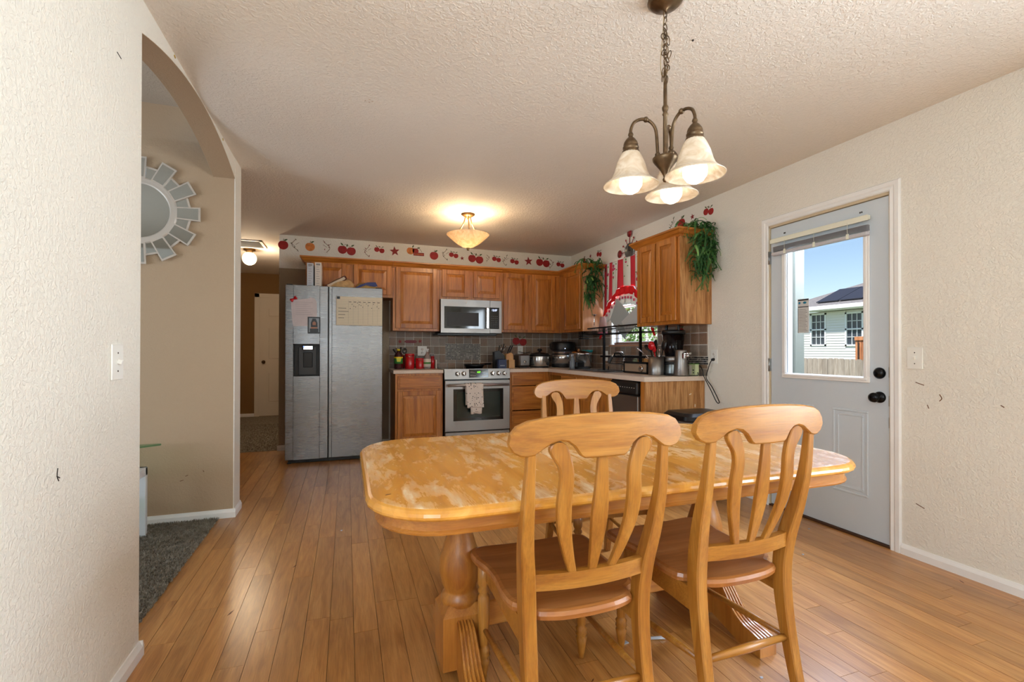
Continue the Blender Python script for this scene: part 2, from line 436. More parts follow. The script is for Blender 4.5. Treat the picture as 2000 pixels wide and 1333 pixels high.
# baseboards
def baseb(name, path, h=.058, t=.013):
    m = MB()
    for (x0, y0, x1, y1, nx, ny) in path:
        d = Vector((x1-x0, y1-y0, 0)); L = d.length; d.normalize(); nn = Vector((nx, ny, 0))
        prof = [(0, 0), (t, 0), (t, h*.62), (t*.55, h*.86), (t*.35, h), (0, h)]
        vs = []; 
        for e in (0, L):
            for a, z in prof: p = Vector((x0, y0, 0))+d*e+nn*a; vs.append((p.x, p.y, z))
        n = len(prof); fs = [tuple(range(n)), tuple(range(n, 2*n))[::-1]]+[(i+n, (i+1) % n+n, (i+1) % n, i) for i in range(n)]
        m.add(vs, fs)
    return m.build(name, WHITE, **STR)
baseb('baseboard_left', [(XL, -1.6, XL, 2.10, 1, 0), (XL-.13, 2.10, XL+.013, 2.10, 0, 1)])
baseb('baseboard_living', [(-4.2, 3.65, XL+.013, 3.65, 0, -1), (XL, 3.65, XL, 3.843, 1, 0)])
baseb('baseboard_right', [(XR, -1.6, XR, 1.769, -1, 0), (XR, 2.704, XR, 3.25, -1, 0)])
baseb('baseboard_back', [(XL-.013, YB, -.3, YB, 0, -1)])
baseb('baseboard_hall', [(-2.3, 9.0, -1.47, 9.0, 0, -1)])

# wall marks
SC = plain('scuff_brown', (120, 84, 56), .8); SCD = plain('scuff_dark', (52, 44, 38), .8)
def scuffs(parent, axis, pos, pts, mat=SC, r=.0022):
    for P in pts:
        m = MB()
        pp = [((pos, a, z) if axis == 'x' else (a, pos, z)) for a, z in catmull(P, 3)]
        m.tube(pp, r, 5); m.build('scuff', mat, parent)
scuffs(wr, 'x', XR, [[(1.70, .962), (1.66, .948)], [(1.59, .905), (1.58, .885), (1.59, .87)], [(1.645, .845), (1.638, .825)], [(1.345, .875), (1.332, .866)], [(1.70, .30), (1.66, .285)]])
scuffs(wl, 'x', XL, [[(1.575, .82), (1.572, .80), (1.58, .785)], [(1.57, .80), (1.585, .792)], [(1.90, 2.12), (1.93, 2.115)]], SCD, .0018)
scuffs(wl, 'x', XL, [[(2.44, 2.43), (2.455, 2.426)], [(3.30, 2.43), (3.31, 2.42)]], plain('brass_tack', (190, 160, 70), .4, .6), .004)
scuffs(wc, 'y', 3.65, [[(-1.0, .30), (-.985, .306)], [(-.90, .33), (-.895, .32)], [(-1.03, .27), (-1.01, .276)]])

# ------------------------------------------------------------------ exterior door in the right wall
DY0, DY1 = 1.8266, 2.6466
def casing(name, y0, y1, ztop, x, w=.057, t=.014):
    """moulded three piece casing around an opening in the plane x, facing -x"""
    o = None; pr = [(0, .006), (.006, .011), (.022, .008), (.03, .013), (w-.006, t), (w, .004)]
    def strip(P):   # P(a, h): a across width outward, h thickness -> two end rings
        pass
    root = bpy.data.objects.new(name, None); COL.objects.link(root); root['kind'] = 'structure'
    for side in (-1, 1):
        ye = y0 if side < 0 else y1
        vs = []
        full = [(0, 0)]+pr+[(w, 0)]
        for e in (0, 1):
            for a, h in full: vs.append((x-h, ye+side*a, 0 if e == 0 else ztop+a))
        n = len(full); fs = [tuple(range(n)), tuple(range(n, 2*n))[::-1]]+[(i, (i+1) % n, (i+1) % n+n, i+n) for i in range(n)]
        if side > 0: fs = [f[::-1] for f in fs]
        MB().add(vs, fs).build('side_casing', WHITE, root)
    vs = []
    for e in (0, 1):
        for a, h in full: vs.append((x-h, (y0-a) if e == 0 else (y1+a), ztop+a))
    fs = [tuple(range(n)), tuple(range(n, 2*n))[::-1]]+[(i, (i+1) % n, (i+1) % n+n, i+n) for i in range(n)]
    MB().add(vs, fs[::1]).build('head_casing', WHITE, root)
    return root
casing('trim_1', DY0, DY1, 2.05, XR)
JAMB = plain('jamb_paint', (206, 188, 158), .5)
d = thing('door_1', '', 'door'); del d['label']; del d['category']; d['kind'] = 'structure'
MB().box(XR, XR+.14, DY0, DY0+.006, 0, 2.05).box(XR, XR+.14, DY1-.006, DY1, 0, 2.05).box(XR, XR+.14, DY0, DY1, 2.034, 2.05).build('door_jamb', JAMB, d)
MB().box(XR-.004, XR+.14, DY0, DY1, -.0, .012).build('threshold', plain('dark_wood_threshold', (74, 44, 24), .5), d)
X0 = XR+.012
m = MB()
wall_holes(m, DY0+.009, DY1-.009, .016, 2.030, [(1.972, 2.50, .972, 1.86)], X0, X0+.044, 'x')
# narrow dark gap strip at the latch edge
slab = m.build('door_slab', DOORC, d)
def ring(m, y0, y1, z0, z1, w, x, t):
    m.box(x-t, x, y0, y1, z1-w, z1, .003); m.box(x-t, x, y0, y1, z0, z0+w, .003); m.box(x-t, x, y0, y0+w, z0+w, z1-w, .003); m.box(x-t, x, y1-w, y1, z0+w, z1-w, .003)
fr = MB(); ring(fr, 1.942, 2.541, .942, 1.89, .036, X0, .012); ring(fr, 1.955, 2.528, .955, 1.877, .018, X0-.006, .01); fr.build('glazing_frame', WHITE, d)
MB().box(X0+.02, X0+.026, 1.97, 2.51, .97, 1.865).build('pane', PANE, d)
for a, b in ((1.955, 2.174), (2.30, 2.52)):
    p = MB(); ring(p, a, b, .25, .771, .014, X0+.001, .006); ring(p, a+.028, b-.028, .278, .743, .012, X0+.001, .005)
    p.build('raised_panel', DOORC, d)
BKN = plain('oil_black_knob', (24, 25, 27), .22, .6)
RX = Matrix.Rotation(-PI/2, 4, 'Y')
def facing_x(x, y, z): return Matrix.Translation((x, y, z)) @ RX
MB().lathe([(.033, 0), (.033, .008), (.026, .014), (.024, .02), (.0, .021)], n=24, mat=facing_x(X0, 1.890, 1.003)).build('deadbolt', BKN, d)
MB().lathe([(.033, 0), (.033, .006), (.026, .012), (.013, .018), (.012, .034), (.024, .040), (.029, .052), (.026, .064), (.012, .070), (0, .071)], n=24, mat=facing_x(X0, 1.890, .862)).build('door_knob', BKN, d)
HNG = plain('hinge_steel', (170, 172, 172), .3, .9)
for z in (1.815, 1.03, .25):
    h = MB().box(XR-.002, XR+.013, DY1-.012, DY1+.004, z-.045, z+.045); h.lathe([(.006, -.047), (.006, .047)], (XR-.005, DY1-.004, z), 8); h.build('hinge', HNG, d)
for y, z in ((2.52, 1.975), (2.528, 1.975), (1.99, 1.975), (2.0, 1.975)): MB().box(X0-.002, X0+.001, y-.003, y+.003, z-.005, z+.005).build('screw_hole', SCD, d)
for z in (.845, 1.01, .72): MB().box(XR+.001, XR+.02, DY0+.006, DY0+.010, z-.03, z+.03).build('strike_plate', HNG, d)

sw = bpy.data.objects.new('window_2', None); COL.objects.link(sw); sw['kind'] = 'structure'
m = MB()
for a_, b_, c_, d_ in ((-.9, -.86, .8, 2.1), (.61, .65, .8, 2.1), (-.9, .65, .8, .84), (-.9, .65, 2.06, 2.1), (-.145, -.105, .8, 2.1)): m.box(XR+.02, XR+.06, a_, b_, c_, d_)
m.build('window_frame', WHITE, sw)
for k in range(24): MB().box(-.022, .022, -.74, .74, -.001, .001, mat=Matrix.Translation((XR-.004, -.125, .87+k*.05)) @ Matrix.Rotation(.12, 4, 'Y')).build('blind_slat', WHITE, sw)
# blind gathered at the top of the door
b = thing('window_blind', 'white mini blind pulled right up on the door glass', 'blind', (X0-.002, 2.265, 1.82))
BW = plain('blind_vinyl', (232, 232, 214), .4); BG = plain('blind_slat', (196, 194, 198), .45)
L2 = .336
MB().box(-.045, -.012, -L2, L2, .094, .122, .004).build('headrail', BW, b)
MB().box(-.046, -.043, -L2-.004, L2+.004, .088, .116).build('valance', BW, b)
for k in range(7):
    z = .030+k*.0052; MB().prism([(-.044, z), (-.028, z+.003), (-.012, z), (-.012, z+.0012), (-.028, z+.0042), (-.044, z+.0012)], -L2+.004, L2-.004, 'y').build('slat', BG, b)
MB().box(-.046, -.012, -L2+.002, L2-.002, 0, .024, .006).build('bottom_rail', BG, b)
for yy in (-.22, 0, .22): MB().tube([(-.047, yy, .004), (-.047, yy, .10)], .0012, 5).box(-.048, -.044, yy-.008, yy+.008, .0, .03).build('lift_cord', BW, b)
# growth chart style paper stuck on the glass
s = thing('paper_notice', 'narrow printed paper notice stuck on the door glass', 'notice', (X0+.017, 2.394, 1.257))
MB().box(0, .001, -.042, .042, 0, .234).build('sheet', plain('grey_printed_paper', (206, 204, 198), .7), s)
m = MB()
for k in range(15): m.box(-.001, 0, -.030+.006*(k % 3), .032, .012+k*.0105, .014+k*.0105)
m.box(-.001, 0, -.04, .04, .176, .182).box(-.001, 0, -.04, .04, .222, .232).box(-.001, 0, .037, .040, 0, .17)
m.build('printed_lines', plain('print_black', (60, 60, 62), .8), s)
TEAL = plain('teal_print', (20, 120, 150), .6)
for yy, w in ((.028, .008), (-.012, .013)):
    MB().lathe([(1, 0), (1, .001)], n=14, mat=Matrix.Translation((-.001, yy, .207)) @ RX @ Matrix.Diagonal((.008, w, 1, 1))).build('round_print', TEAL, s)

# ------------------------------------------------------------------ window over the sink
w = bpy.data.objects.new('window_1', None); COL.objects.link(w); w['kind'] = 'structure'
m = MB(); 
for a, b_, c, d_ in ((3.97, 4.01, 1.2, 2.08), (4.79, 4.83, 1.2, 2.08), (3.97, 4.83, 1.2, 1.235), (3.97, 4.83, 2.045, 2.08), (3.97, 4.83, 1.62, 1.66)): m.box(XR+.07, XR+.11, a, b_, c, d_, .004)
m.build('window_frame', plain('white_vinyl', (238, 240, 242), .35), w)
MB().box(XR+.088, XR+.092, 4.0, 4.80, 1.23, 2.05).build('pane', PANE, w)
MB().box(XR-.03, XR+.07, 3.95, 4.85, 1.178, 1.20, .003).build('window_sill', plain('tan_sill', (176, 130, 100), .5), w)
bl = thing('sink_window_blind', 'wooden slat blind lowered over the sink window', 'blind', (XR+.02, 4.4, 1.21))
for k in range(10): MB().box(-.012, .012, -.39, .39, .015+k*.045, .018+k*.045, mat=Matrix.Translation((0, 0, 0))).build('slat', plain('brown_slat', (150, 100, 74), .5), bl)
MB().box(-.012, .012, -.39, .39, -.005, .01, .003).build('bottom_rail', plain('brown_slat', (150, 100, 74), .5), bl)

# ------------------------------------------------------------------ outdoors
SOIL = plain('lawn', (92, 110, 60), .9, var=.3, vs=8)
MB().box(3.2, 60, -30, 60, -.75, -.6).build('lawn', SOIL, kind='structure')
po = tag(MB().box(3.12, 3.22, 2.588, 2.95, -.6, 2.9, .006).build('porch_post', plain('grey_green_post', (118, 116, 102), .6)), 'grey square porch post just outside the door glass', 'post')
# wood fence, picket by picket
f = thing('wood_fence', 'weathered grey dog-eared picket fence seen through the door', 'fence', (11.8, 0, -.6))
FM = wood('weathered_picket', (150, 136, 122), (176, 162, 148), (196, 184, 170), 'z', 1, .9, 0, .12)
pk = MB().prism([(0, 0), (.138, 0), (.138, 1.50), (.11, 1.535), (.028, 1.535), (0, 1.50)], 0, .018, 'x').mesh('picket'); pk.materials.append(FM)
y = 6.4
while y < 11.6:
    o = link('picket', pk, f); o.location = (random.uniform(-.004, .004), y, random.uniform(-.012, .012)); y += .1435
MB().box(.02, .06, 6.3, 11.7, .3, .39).box(.02, .06, 6.3, 11.7, 1.15, 1.24).build('rail', FM, f)
# cedar panel
c = thing('cedar_gate', 'orange cedar boards standing above the grey fence', 'gate', (13.0, 8.3, -.6))
CED = wood('orange_cedar', (176, 108, 66), (206, 138, 92), (222, 160, 114), 'z', 1, .8, 0, .1)
for k in range(5): MB().box(0, .03, .66-.17*k-.16, .66-.17*k, 0, 2.12, .004).build('board', CED, c)
MB().box(-.03, 0, -.2, .66, 2.02, 2.12).build('rail', CED, c)
for k in range(3): MB().box(-.035, -.03, .55-.17*k, .575-.17*k, 1.0, 2.0).build('slot', SCD, c)
# neighbour's house
h = thing('neighbour_house', 'white sided house with hipped grey roof beyond the fence', 'house', (20.4, 0, -.6))
SIDE = plain('white_siding', (232, 230, 226), .7)
wins = [(15.34, 16.10, 1.96, 3.44), (13.71, 14.48, 1.94, 3.40), (10.6, 11.4, 1.94, 3.40)]
m = MB(); z = 0; e = .115
HM = MB(); wall_holes(HM, 6, 17.05, 0, 3.5, [(a+.02, b_-.02, c_+.02, d_-.02) for a, b_, c_, d_ in wins], .03, .2, 'x'); HM.box(.2, 8, 6, 17.05, 0, 3.5); HM.build('house_wall', SIDE, h)
while z < 3.45:
    zz = z+e
    ivs = [(6, 17.05)]
    for a, b_, c_, d_ in wins:
        if z < d_ and zz > c_:
            ivs = [q for p in ivs for q in ((p[0], min(p[1], a)), (max(p[0], b_), p[1])) if q[1]-q[0] > .01]
    for a, b_ in ivs: m.prism([(-.012, z), (.04, z), (.04, zz), (.012, zz)], a, b_, 'y')
    z = zz
m.build('siding', SIDE, h, kind='stuff')
VIN = plain('white_vinyl', (238, 240, 242), .35); WG = plain('dark_window_glass', (70, 76, 84), .1)
for a, b_, c_, d_ in wins:
    t = .07; mm = MB().box(-.03, .03, a, b_, c_, c_+t).box(-.03, .03, a, b_, d_-t, d_).box(-.03, .03, a, a+t, c_, d_).box(-.03, .03, b_-t, b_, c_, d_).box(-.03, .04, a, b_, (c_+d_)/2-.03, (c_+d_)/2+.03)
    for k in (1, 2): yy = a+t+(b_-a-2*t)*k/3; mm.box(.0, .03, yy-.012, yy+.012, c_, d_)
    for q in (.27, .74): zz = c_+(d_-c_)*q; mm.box(.0, .03, a, b_, zz-.012, zz+.012)
    wf = mm.build('window', VIN, h); MB().box(.032, .045, a+.03, b_-.03, c_+.03, d_-.03).build('pane', WG, wf)
FAS = plain('white_fascia', (240, 240, 240), .5)
MB().box(-.55, .0, 5.5, 17.6, 3.52, 3.54).box(-.62, -.52, 5.5, 17.7, 3.54, 3.72, .02).build('eave', FAS, h)
rs = .44; cx, cy, cz = -.6, 17.65, 3.72; T = 5.5
RM = plain('grey_shingles', (128, 124, 124), .9, var=.18, vs=14)
def rp(t): return (cx+t, cy-t, cz+rs*t)
MB().add([(cx, 4, cz), (cx, cy, cz), rp(T), (cx+T, 4, cz+rs*T), (cx+2*T, cy, cz), (cx+2*T, 4, cz)], [(0, 1, 2, 3)[::-1], (1, 4, 2)[::-1], (3, 2, 4, 5)[::-1], (0, 1, 4, 5)]).build('roof', RM, h)
SOL = plain('solar_panel_blue_black', (52, 52, 60), .35, spec=.3)
nv = Vector((-rs, 0, 1)).normalized()*.08
def rq(t, y): return (cx+t+nv.x, y, cz+rs*t+nv.z)
for k in range(4):
    for j in range(2):
        y1 = 15.6-k*1.03; t0, t1 = .35+j*1.55, .35+j*1.55+1.5
        if j == 1 and k == 0: continue
        q = [rq(t0, y1), rq(t1, y1), rq(t1, y1-1.0), rq(t0, y1-1.0)]
        q2 = [(a, b_, c_-.04) for a, b_, c_ in q]
        MB().add(q+q2, [(0, 3, 2, 1)[::-1], (4, 5, 6, 7)[::-1], (0, 1, 5, 4), (1, 2, 6, 5), (2, 3, 7, 6), (3, 0, 4, 7)]).build('solar_panel', SOL, h)
# tree outside the sink window
t = thing('garden_tree', 'leafy green tree outside the sink window', 'tree', (6.0, 9.2, -.6))
MB().tube([(0, 0, 0), (.05, .02, 1.0), (0, -.05, 2.0)], [.1, .08, .05], 8).build('trunk', plain('bark', (96, 76, 58), .9), t)
LF = plain('leaf_green', (150, 186, 104), .6, var=.3, vs=3)
m = MB()
for k in range(2600):
    a, b_ = random.random()*6.28, math.acos(random.uniform(-1, 1)); r = 1.25*random.random()**.4
    p = Vector((r*math.sin(b_)*math.cos(a), r*math.sin(b_)*math.sin(a)*1.1, 2.1+1.2*r*math.cos(b_)))
    q = Euler((random.random()*3, random.random()*3, random.random()*6)).to_matrix(); s_ = .05
    m.add([tuple(p+q @ Vector(v)) for v in ((-s_, 0, 0), (0, -s_*.5, 0), (s_, 0, .01), (0, s_*.5, 0))], [(0, 1, 2, 3)])
m.build('foliage', LF, t, kind='stuff')
tag(MB().box(9, 9.3, 11.5, 24, -.6, 2.6, .01).build('garage_wall', SIDE), 'white sunlit outbuilding wall glimpsed through the sink window', 'building')

# ------------------------------------------------------------------ backsplash tiles
TS = .105
tm_, nt, bb = new_mat('stone_tile'); co = coord(nt); oi = nt.nodes.new('ShaderNodeObjectInfo')
n1 = noise(nt, co, 40, 4, .7); n2 = noise(nt, co, 110, 3)
ra = ramp(nt, oi.outputs['Random'], [(0, lin((158, 132, 108))), (.35, lin((126, 102, 82))), (.7, lin((152, 138, 124))), (1, lin((142, 106, 80)))])
rb = ramp(nt, n1.outputs[0], [(.3, (.75, .75, .75, 1)), (.65, (1.05, 1.05, 1.05, 1))])
nt.links.new(mixc(nt, 1., ra.outputs[0], rb.outputs[0], 'MULTIPLY'), bb.inputs['Base Color']); setp(bb, Roughness=.5)
bump(nt, bb, n2.outputs[0], .6, .002)
GROUT = plain('grout', (216, 208, 196), .9)
tmesh = MB().box(.0038, TS-.0038, -.008, 0, .0038, TS-.0038, .002).mesh('tile'); tmesh.materials.append(tm_)
MOS = []
for nm, c_ in (('mosaic_dark', (46, 44, 44)), ('mosaic_mid', (92, 86, 80)), ('mosaic_light', (146, 140, 132))): MOS.append(plain(nm, c_, .45, spec=.3))
def tile_field(parent, axis, a0, a1, z0, z1, start, zlines, skip):
    """tiles on plane; a = x (back wall) or y (right wall)"""
    if axis == 'y': g = MB().box(a0, a1, YB-.003, YB+.001, z0, z1)
    else: g = MB(); wall_holes(g, a0, a1, z0, z1, [(3.95, 4.85, 1.178, 1.5)], XR-.003, XR+.001, 'x')
    g.build('grout_bed', GROUT, parent)
    a = start
    while a > a0+1e-4: a -= TS
    while a < a1-1e-3:
        p, q = max(a, a0), min(a+TS, a1)
        for r0, r1 in zlines:
            if q-p < .012: continue
            pieces = [(p, q, r0, r1)]
            for (b0, b1, c0, c1) in skip:
                np_ = []
                for (u0, u1, v0, v1) in pieces:
                    if u1 <= b0 or u0 >= b1 or v1 <= c0 or v0 >= c1: np_.append((u0, u1, v0, v1)); continue
                    if u0 < b0: np_.append((u0, b0, v0, v1))
                    if u1 > b1: np_.append((b1, u1, v0, v1))
                    if v0 < c0: np_.append((max(u0, b0), min(u1, b1), v0, c0))
                    if v1 > c1: np_.append((max(u0, b0), min(u1, b1), c1, v1))
                pieces = np_
            for (u0, u1, v0, v1) in pieces:
                if u1-u0 < .015 or v1-v0 < .015: continue
                o = link('tile', tmesh, parent)
                if axis == 'y': o.location = (u0, YB-.002, v0); o.scale = ((u1-u0)/TS, 1, (v1-v0)/TS)
                else: o.rotation_euler.z = -PI/2; o.location = (XR-.002, u1, v0); o.scale = ((u1-u0)/TS, 1, (v1-v0)/TS)
        a += TS
def mosaic(parent, axis, a0, a1, z0, z1, s=.0168):
    ms = [MB(), MB(), MB()]
    na = round((a1-a0)/s); nz = round((z1-z0)/s)
    for i in range(na):
        for j in range(nz):
            k = random.choice((0, 0, 1, 1, 1, 2)); aa = a0+i*(a1-a0)/na; zz = z0+j*(z1-z0)/nz; d_ = s-.003
            if axis == 'y': ms[k].box(aa+.001, aa+d_, YB-.009, YB-.002, zz+.001, zz+d_)
            else: ms[k].box(XR-.009, XR-.002, aa+.001, aa+d_, zz+.001, zz+d_)
    for k, mb_ in enumerate(ms): mb_.build('mosaic', MOS[k], parent, kind='stuff')
ZL = [(.9145, .976), (.976, 1.081), (1.081, 1.186), (1.186, 1.291), (1.291, 1.37)]
tile_field(wb, 'y', .487, XR-.008, .9145, 1.37, .572, ZL, [(1.177, 1.632, 1.013, 1.216), (.80, 1.03, 1.015, 1.085)])
mosaic(wb, 'y', 1.177, 1.632, 1.013, 1.216); mosaic(wb, 'y', .80, 1.03, 1.015, 1.085)
tile_field(wr, 'x', 3.262, YB-.008, .9145, 1.37, 3.371, ZL, [(3.95, 4.85, 1.178, 1.5), (3.262, 3.56, 1.013, 1.083)])
mosaic(wr, 'x', 3.262, 3.56, 1.013, 1.083)

# ------------------------------------------------------------------ cabinets
CROWN = [(0, 0), (-.012, 0), (-.016, .012), (-.03, .022), (-.045, .045), (-.056, .052), (-.056, .066), (0, .066)]
def panel_door(parent, x0, x1, z0, z1, mat=OAK, fw=.052, y=0, raised=True, name='door'):
    """framed door in front of y, facing -y; its raised centre is a sub-part"""
    m = MB(); t = .019
    m.box(x0, x0+fw, y-t, y, z0, z1, .003); m.box(x1-fw, x1, y-t, y, z0, z1, .003)
    m.box(x0+fw, x1-fw, y-t, y, z0, z0+fw, .003); m.box(x0+fw, x1-fw, y-t, y, z1-fw, z1, .003)
    m.box(x0+fw-.002, x1-fw+.002, y-.008, y, z0+fw-.002, z1-fw+.002)
    o = m.build(name, mat, parent)
    if raised:
        a0, a1, b0, b1 = x0+fw+.004, x1-fw-.004, z0+fw+.004, z1-fw-.004; s_ = min(.03, (a1-a0)*.2)
        vs = [(a0, y-.009, b0), (a1, y-.009, b0), (a1, y-.009, b1), (a0, y-.009, b1), (a0+s_, y-.0175, b0+s_), (a1-s_, y-.0175, b0+s_), (a1-s_, y-.0175, b1-s_), (a0+s_, y-.0175, b1-s_)]
        MB().add(vs, [(0, 1, 5, 4), (1, 2, 6, 5), (2, 3, 7, 6), (3, 0, 4, 7), (4, 5, 6, 7)]).build('panel', mat, o)
    return o
def carcase(parent, w_, d_, z0, z1, doors, stiles=(), y=0):
    """face frame with openings behind the doors, sides, top and bottom"""
    m = MB(); t = .018
    m.box(0, t, y+.018, d_, z0, z1).box(w_-t, w_, y+.018, d_, z0, z1).box(t, w_-t, y+.018, d_, z1-t, z1).box(t, w_-t, y+.018, d_, z0, z0+t).box(t, w_-t, d_-.006, d_, z0, z1)
    m.box(0, .035, y, y+.018, z0, z1).box(w_-.035, w_, y, y+.018, z0, z1).box(.035, w_-.035, y, y+.018, z0, z0+.035).box(.035, w_-.035, y, y+.018, z1-.035, z1)
    for s0, s1 in stiles: m.box(s0, s1, y, y+.018, z0+.035, z1-.035)
    return m.build('carcase', OAK, parent)
def crown(parent, x0, x1, z, left=False, right=False):
    m = MB(); n = len(CROWN); vs = []
    for e, x_ in ((0, x0), (1, x1)):
        for a, h_ in CROWN:
            xx = x_+(a if (e == 0 and left) else (-a if (e == 1 and right) else 0)); vs.append((xx, a, z+h_))
    fs = [tuple(range(n))[::-1], tuple(range(n, 2*n))]+[(i+n, (i+1) % n+n, (i+1) % n, i)[::-1] for i in range(n)]
    m.add(vs, fs)
    for flag, x_, sg in ((left, x0, 1), (right, x1, -1)):
        if flag:
            vs = []
            for e in (0, 1):
                for a, h_ in CROWN: vs.append((x_+sg*a, a if e == 0 else .31, z+h_))
            f2 = [tuple(range(n, 2*n)), tuple(range(n))[::-1]]+[(i, (i+1) % n, (i+1) % n+n, i+n) for i in range(n)]
            m.add(vs, f2 if sg < 0 else [q[::-1] for q in f2])
    return m.build('crown_moulding', OAKX, parent)
YC = 5.56; DC = YB-YC-.003; ZT = 2.075
def wall_cab(label, x0, x1, z0, doors, stiles=(), left=False, dz0=None, right=False):
    r = thing('wall_cabinet', label, 'cabinet', (x0, YC, 0)); w_ = x1-x0
    carcase(r, w_, DC, z0, ZT+.03, doors, stiles)
    for a, b_ in doors: panel_door(r, a-x0, b_-x0, (dz0 or z0+.03), 2.065+.03)
    crown(r, 0, w_, ZT+.012, left, right)
    return r
wall_cab('short double-door oak wall cabinet above the refrigerator', -.420, .499, 1.735, [(-.375, .0), (.072, .482)], [(.40, .51)], left=True)
wall_cab('tall single-door oak wall cabinet left of the microwave', .501, 1.039, 1.36, [(.532, 1.008)], dz0=1.388)
wall_cab('short double-door oak wall cabinet directly above the microwave', 1.041, 1.812, 1.742, [(1.067, 1.39), (1.45, 1.784)], [(.335, .42)], dz0=1.772)
wall_cab('tall double-door oak wall cabinet right of the microwave', 1.814, 2.610, 1.36, [(1.837, 2.165), (2.213, 2.534)], [(.34, .41), (.70, .761)], dz0=1.39)
def side_cab(label, y_far, y_near, z0, doors, stiles=(), left=False, right=False):
    r = thing('wall_cabinet', label, 'cabinet', (2.611, y_far, 0), -PI/2); w_ = y_far-y_near
    carcase(r, w_, XR-2.611-.003, z0, ZT+.03, doors, stiles)
    for a, b_ in doors: panel_door(r, y_far-a, y_far-b_, z0+.028, 2.065+.03)
    crown(r, 0, w_, ZT+.012, left, right)
    return r, w_
r, w_ = side_cab('single-door oak corner wall cabinet under the left fern', 5.558, 4.936, 1.36, [(5.418, 4.975)], [(.035, .15)], right=True)
MB().box(w_, w_+.004, -.0, .322, 1.36, 2.09).build('end_panel', wood('pale_veneer', (196, 136, 90), (212, 152, 104), (222, 166, 120), 'z', 1, .45, .1, .03, .4), r)
r, w_ = side_cab('double-door oak wall cabinet on the right wall, right of the red curtain', 3.838, 3.228, 1.36, [(3.80, 3.545), (3.525, 3.262)], [(.285, .32)], left=True, right=True)
MB().box(w_, w_+.004, -.0, .325, 1.36, 2.10).build('end_panel', OAKE, r)

def drawer_front(parent, x0, x1, z0, z1, y=0, name='drawer'):
    m = MB().box(x0, x1, y-.012, y, z0, z1, .003); s_ = .022
    o = m.build(name, OAKX, parent)
    MB().box(x0+s_, x1-s_, y-.017, y-.012, z0+s_, z1-s_, .004).build('panel', OAKX, o)
    return o
def base_carcase(parent, w_, d_):
    m = MB(); t = .018
    m.box(0, t, .018, d_, .0, .874).box(w_-t, w_, .018, d_, .0, .874).box(t, w_-t, d_-.006, d_, .1, .874).box(t, w_-t, .018, d_, .1, .118)
    m.box(0, .035, 0, .018, .1, .874).box(w_-.035, w_, 0, .018, .1, .874).box(.035, w_-.035, 0, .018, .1, .14).box(.035, w_-.035, 0, .018, .84, .874).box(.035, w_-.035, 0, .018, .682, .707)
    m.box(0, w_, .07, .085, 0, .1)
    return m.build('carcase', OAK, parent)
r = thing('base_cabinet', 'oak base cabinet with one drawer and one door left of the range', 'cabinet', (.503, 5.275, 0)); base_carcase(r, .522, .60)
drawer_front(r, .024, .498, .705, .852); panel_door(r, .024, .498, .13, .684)
r = thing('drawer_cabinet', 'oak base cabinet with three stacked drawers right of the range', 'cabinet', (1.828, 5.275, 0)); base_carcase(r, .43, .60)
for a, b_ in ((.716, .852), (.425, .704), (.13, .412)): drawer_front(r, .018, .418, a, b_)
MB().box(.43, .50, 0, .018, .1, .874).build('filler_strip', OAK, r)
# along the right wall, facing the room's left
r = thing('base_cabinet', 'oak sink base cabinet in the kitchen corner, behind the far chair', 'cabinet', (2.33, 5.27, 0), -PI/2); base_carcase(r, 1.452, .60)
drawer_front(r, .36, .74, .716, .852, name='false_drawer'); drawer_front(r, .76, 1.13, .716, .852, name='false_drawer')
panel_door(r, .36, .74, .13, .695); panel_door(r, .76, 1.13, .13, .695); panel_door(r, 1.17, 1.43, .13, .852)
r = thing('end_cabinet_panel', 'plain oak end panel closing the counter run beside the dishwasher', 'cabinet', (2.33, 3.375, 0))
MB().box(0, .602, -.07, -.052, 0, .874).build('end_panel', OAKE, r)
MB().box(0, .018, -.052, .0, .1, .874).build('stile', OAK, r)
CH = plain('paint_chip', (232, 214, 190), .7)
for x_, z_, a in ((.33, .62, .5), (.50, .66, 0), (.33+.12, .76, 1.2), (.22, .52, 0)): MB().box(-.004, .004, -.0715, -.07, -.012, .012, mat=Matrix.Translation((x_, 0, z_)) @ Matrix.Rotation(a, 4, 'Y')).build('chip', CH, r)

# countertops
m = MB().box(.481, 1.030, 5.255, YB-.004, .876, .914, .003)
r = tag(m.build('countertop', LAM), 'short pale laminate countertop left of the range', 'countertop')
m = MB(); poly = [(1.815, 5.245), (2.305, 5.245), (2.305, 3.30), (XR-.004, 3.30), (XR-.004, YB-.004), (1.815, YB-.004)]
sx0, sx1, sy0, sy1 = 2.40, 2.84, 4.06, 4.86
for (a, b_, c_, d_) in ((1.815, 2.305, 5.245, YB-.004), (2.305, XR-.004, sy1, YB-.004), (2.305, XR-.004, 3.285, sy0), (2.305, sx0, sy0, sy1), (sx1, XR-.004, sy0, sy1)): m.box(a, b_, c_, d_, .876, .914)
r = tag(m.build('countertop', LAM), 'long L-shaped laminate countertop with the sink and the small appliances', 'countertop')
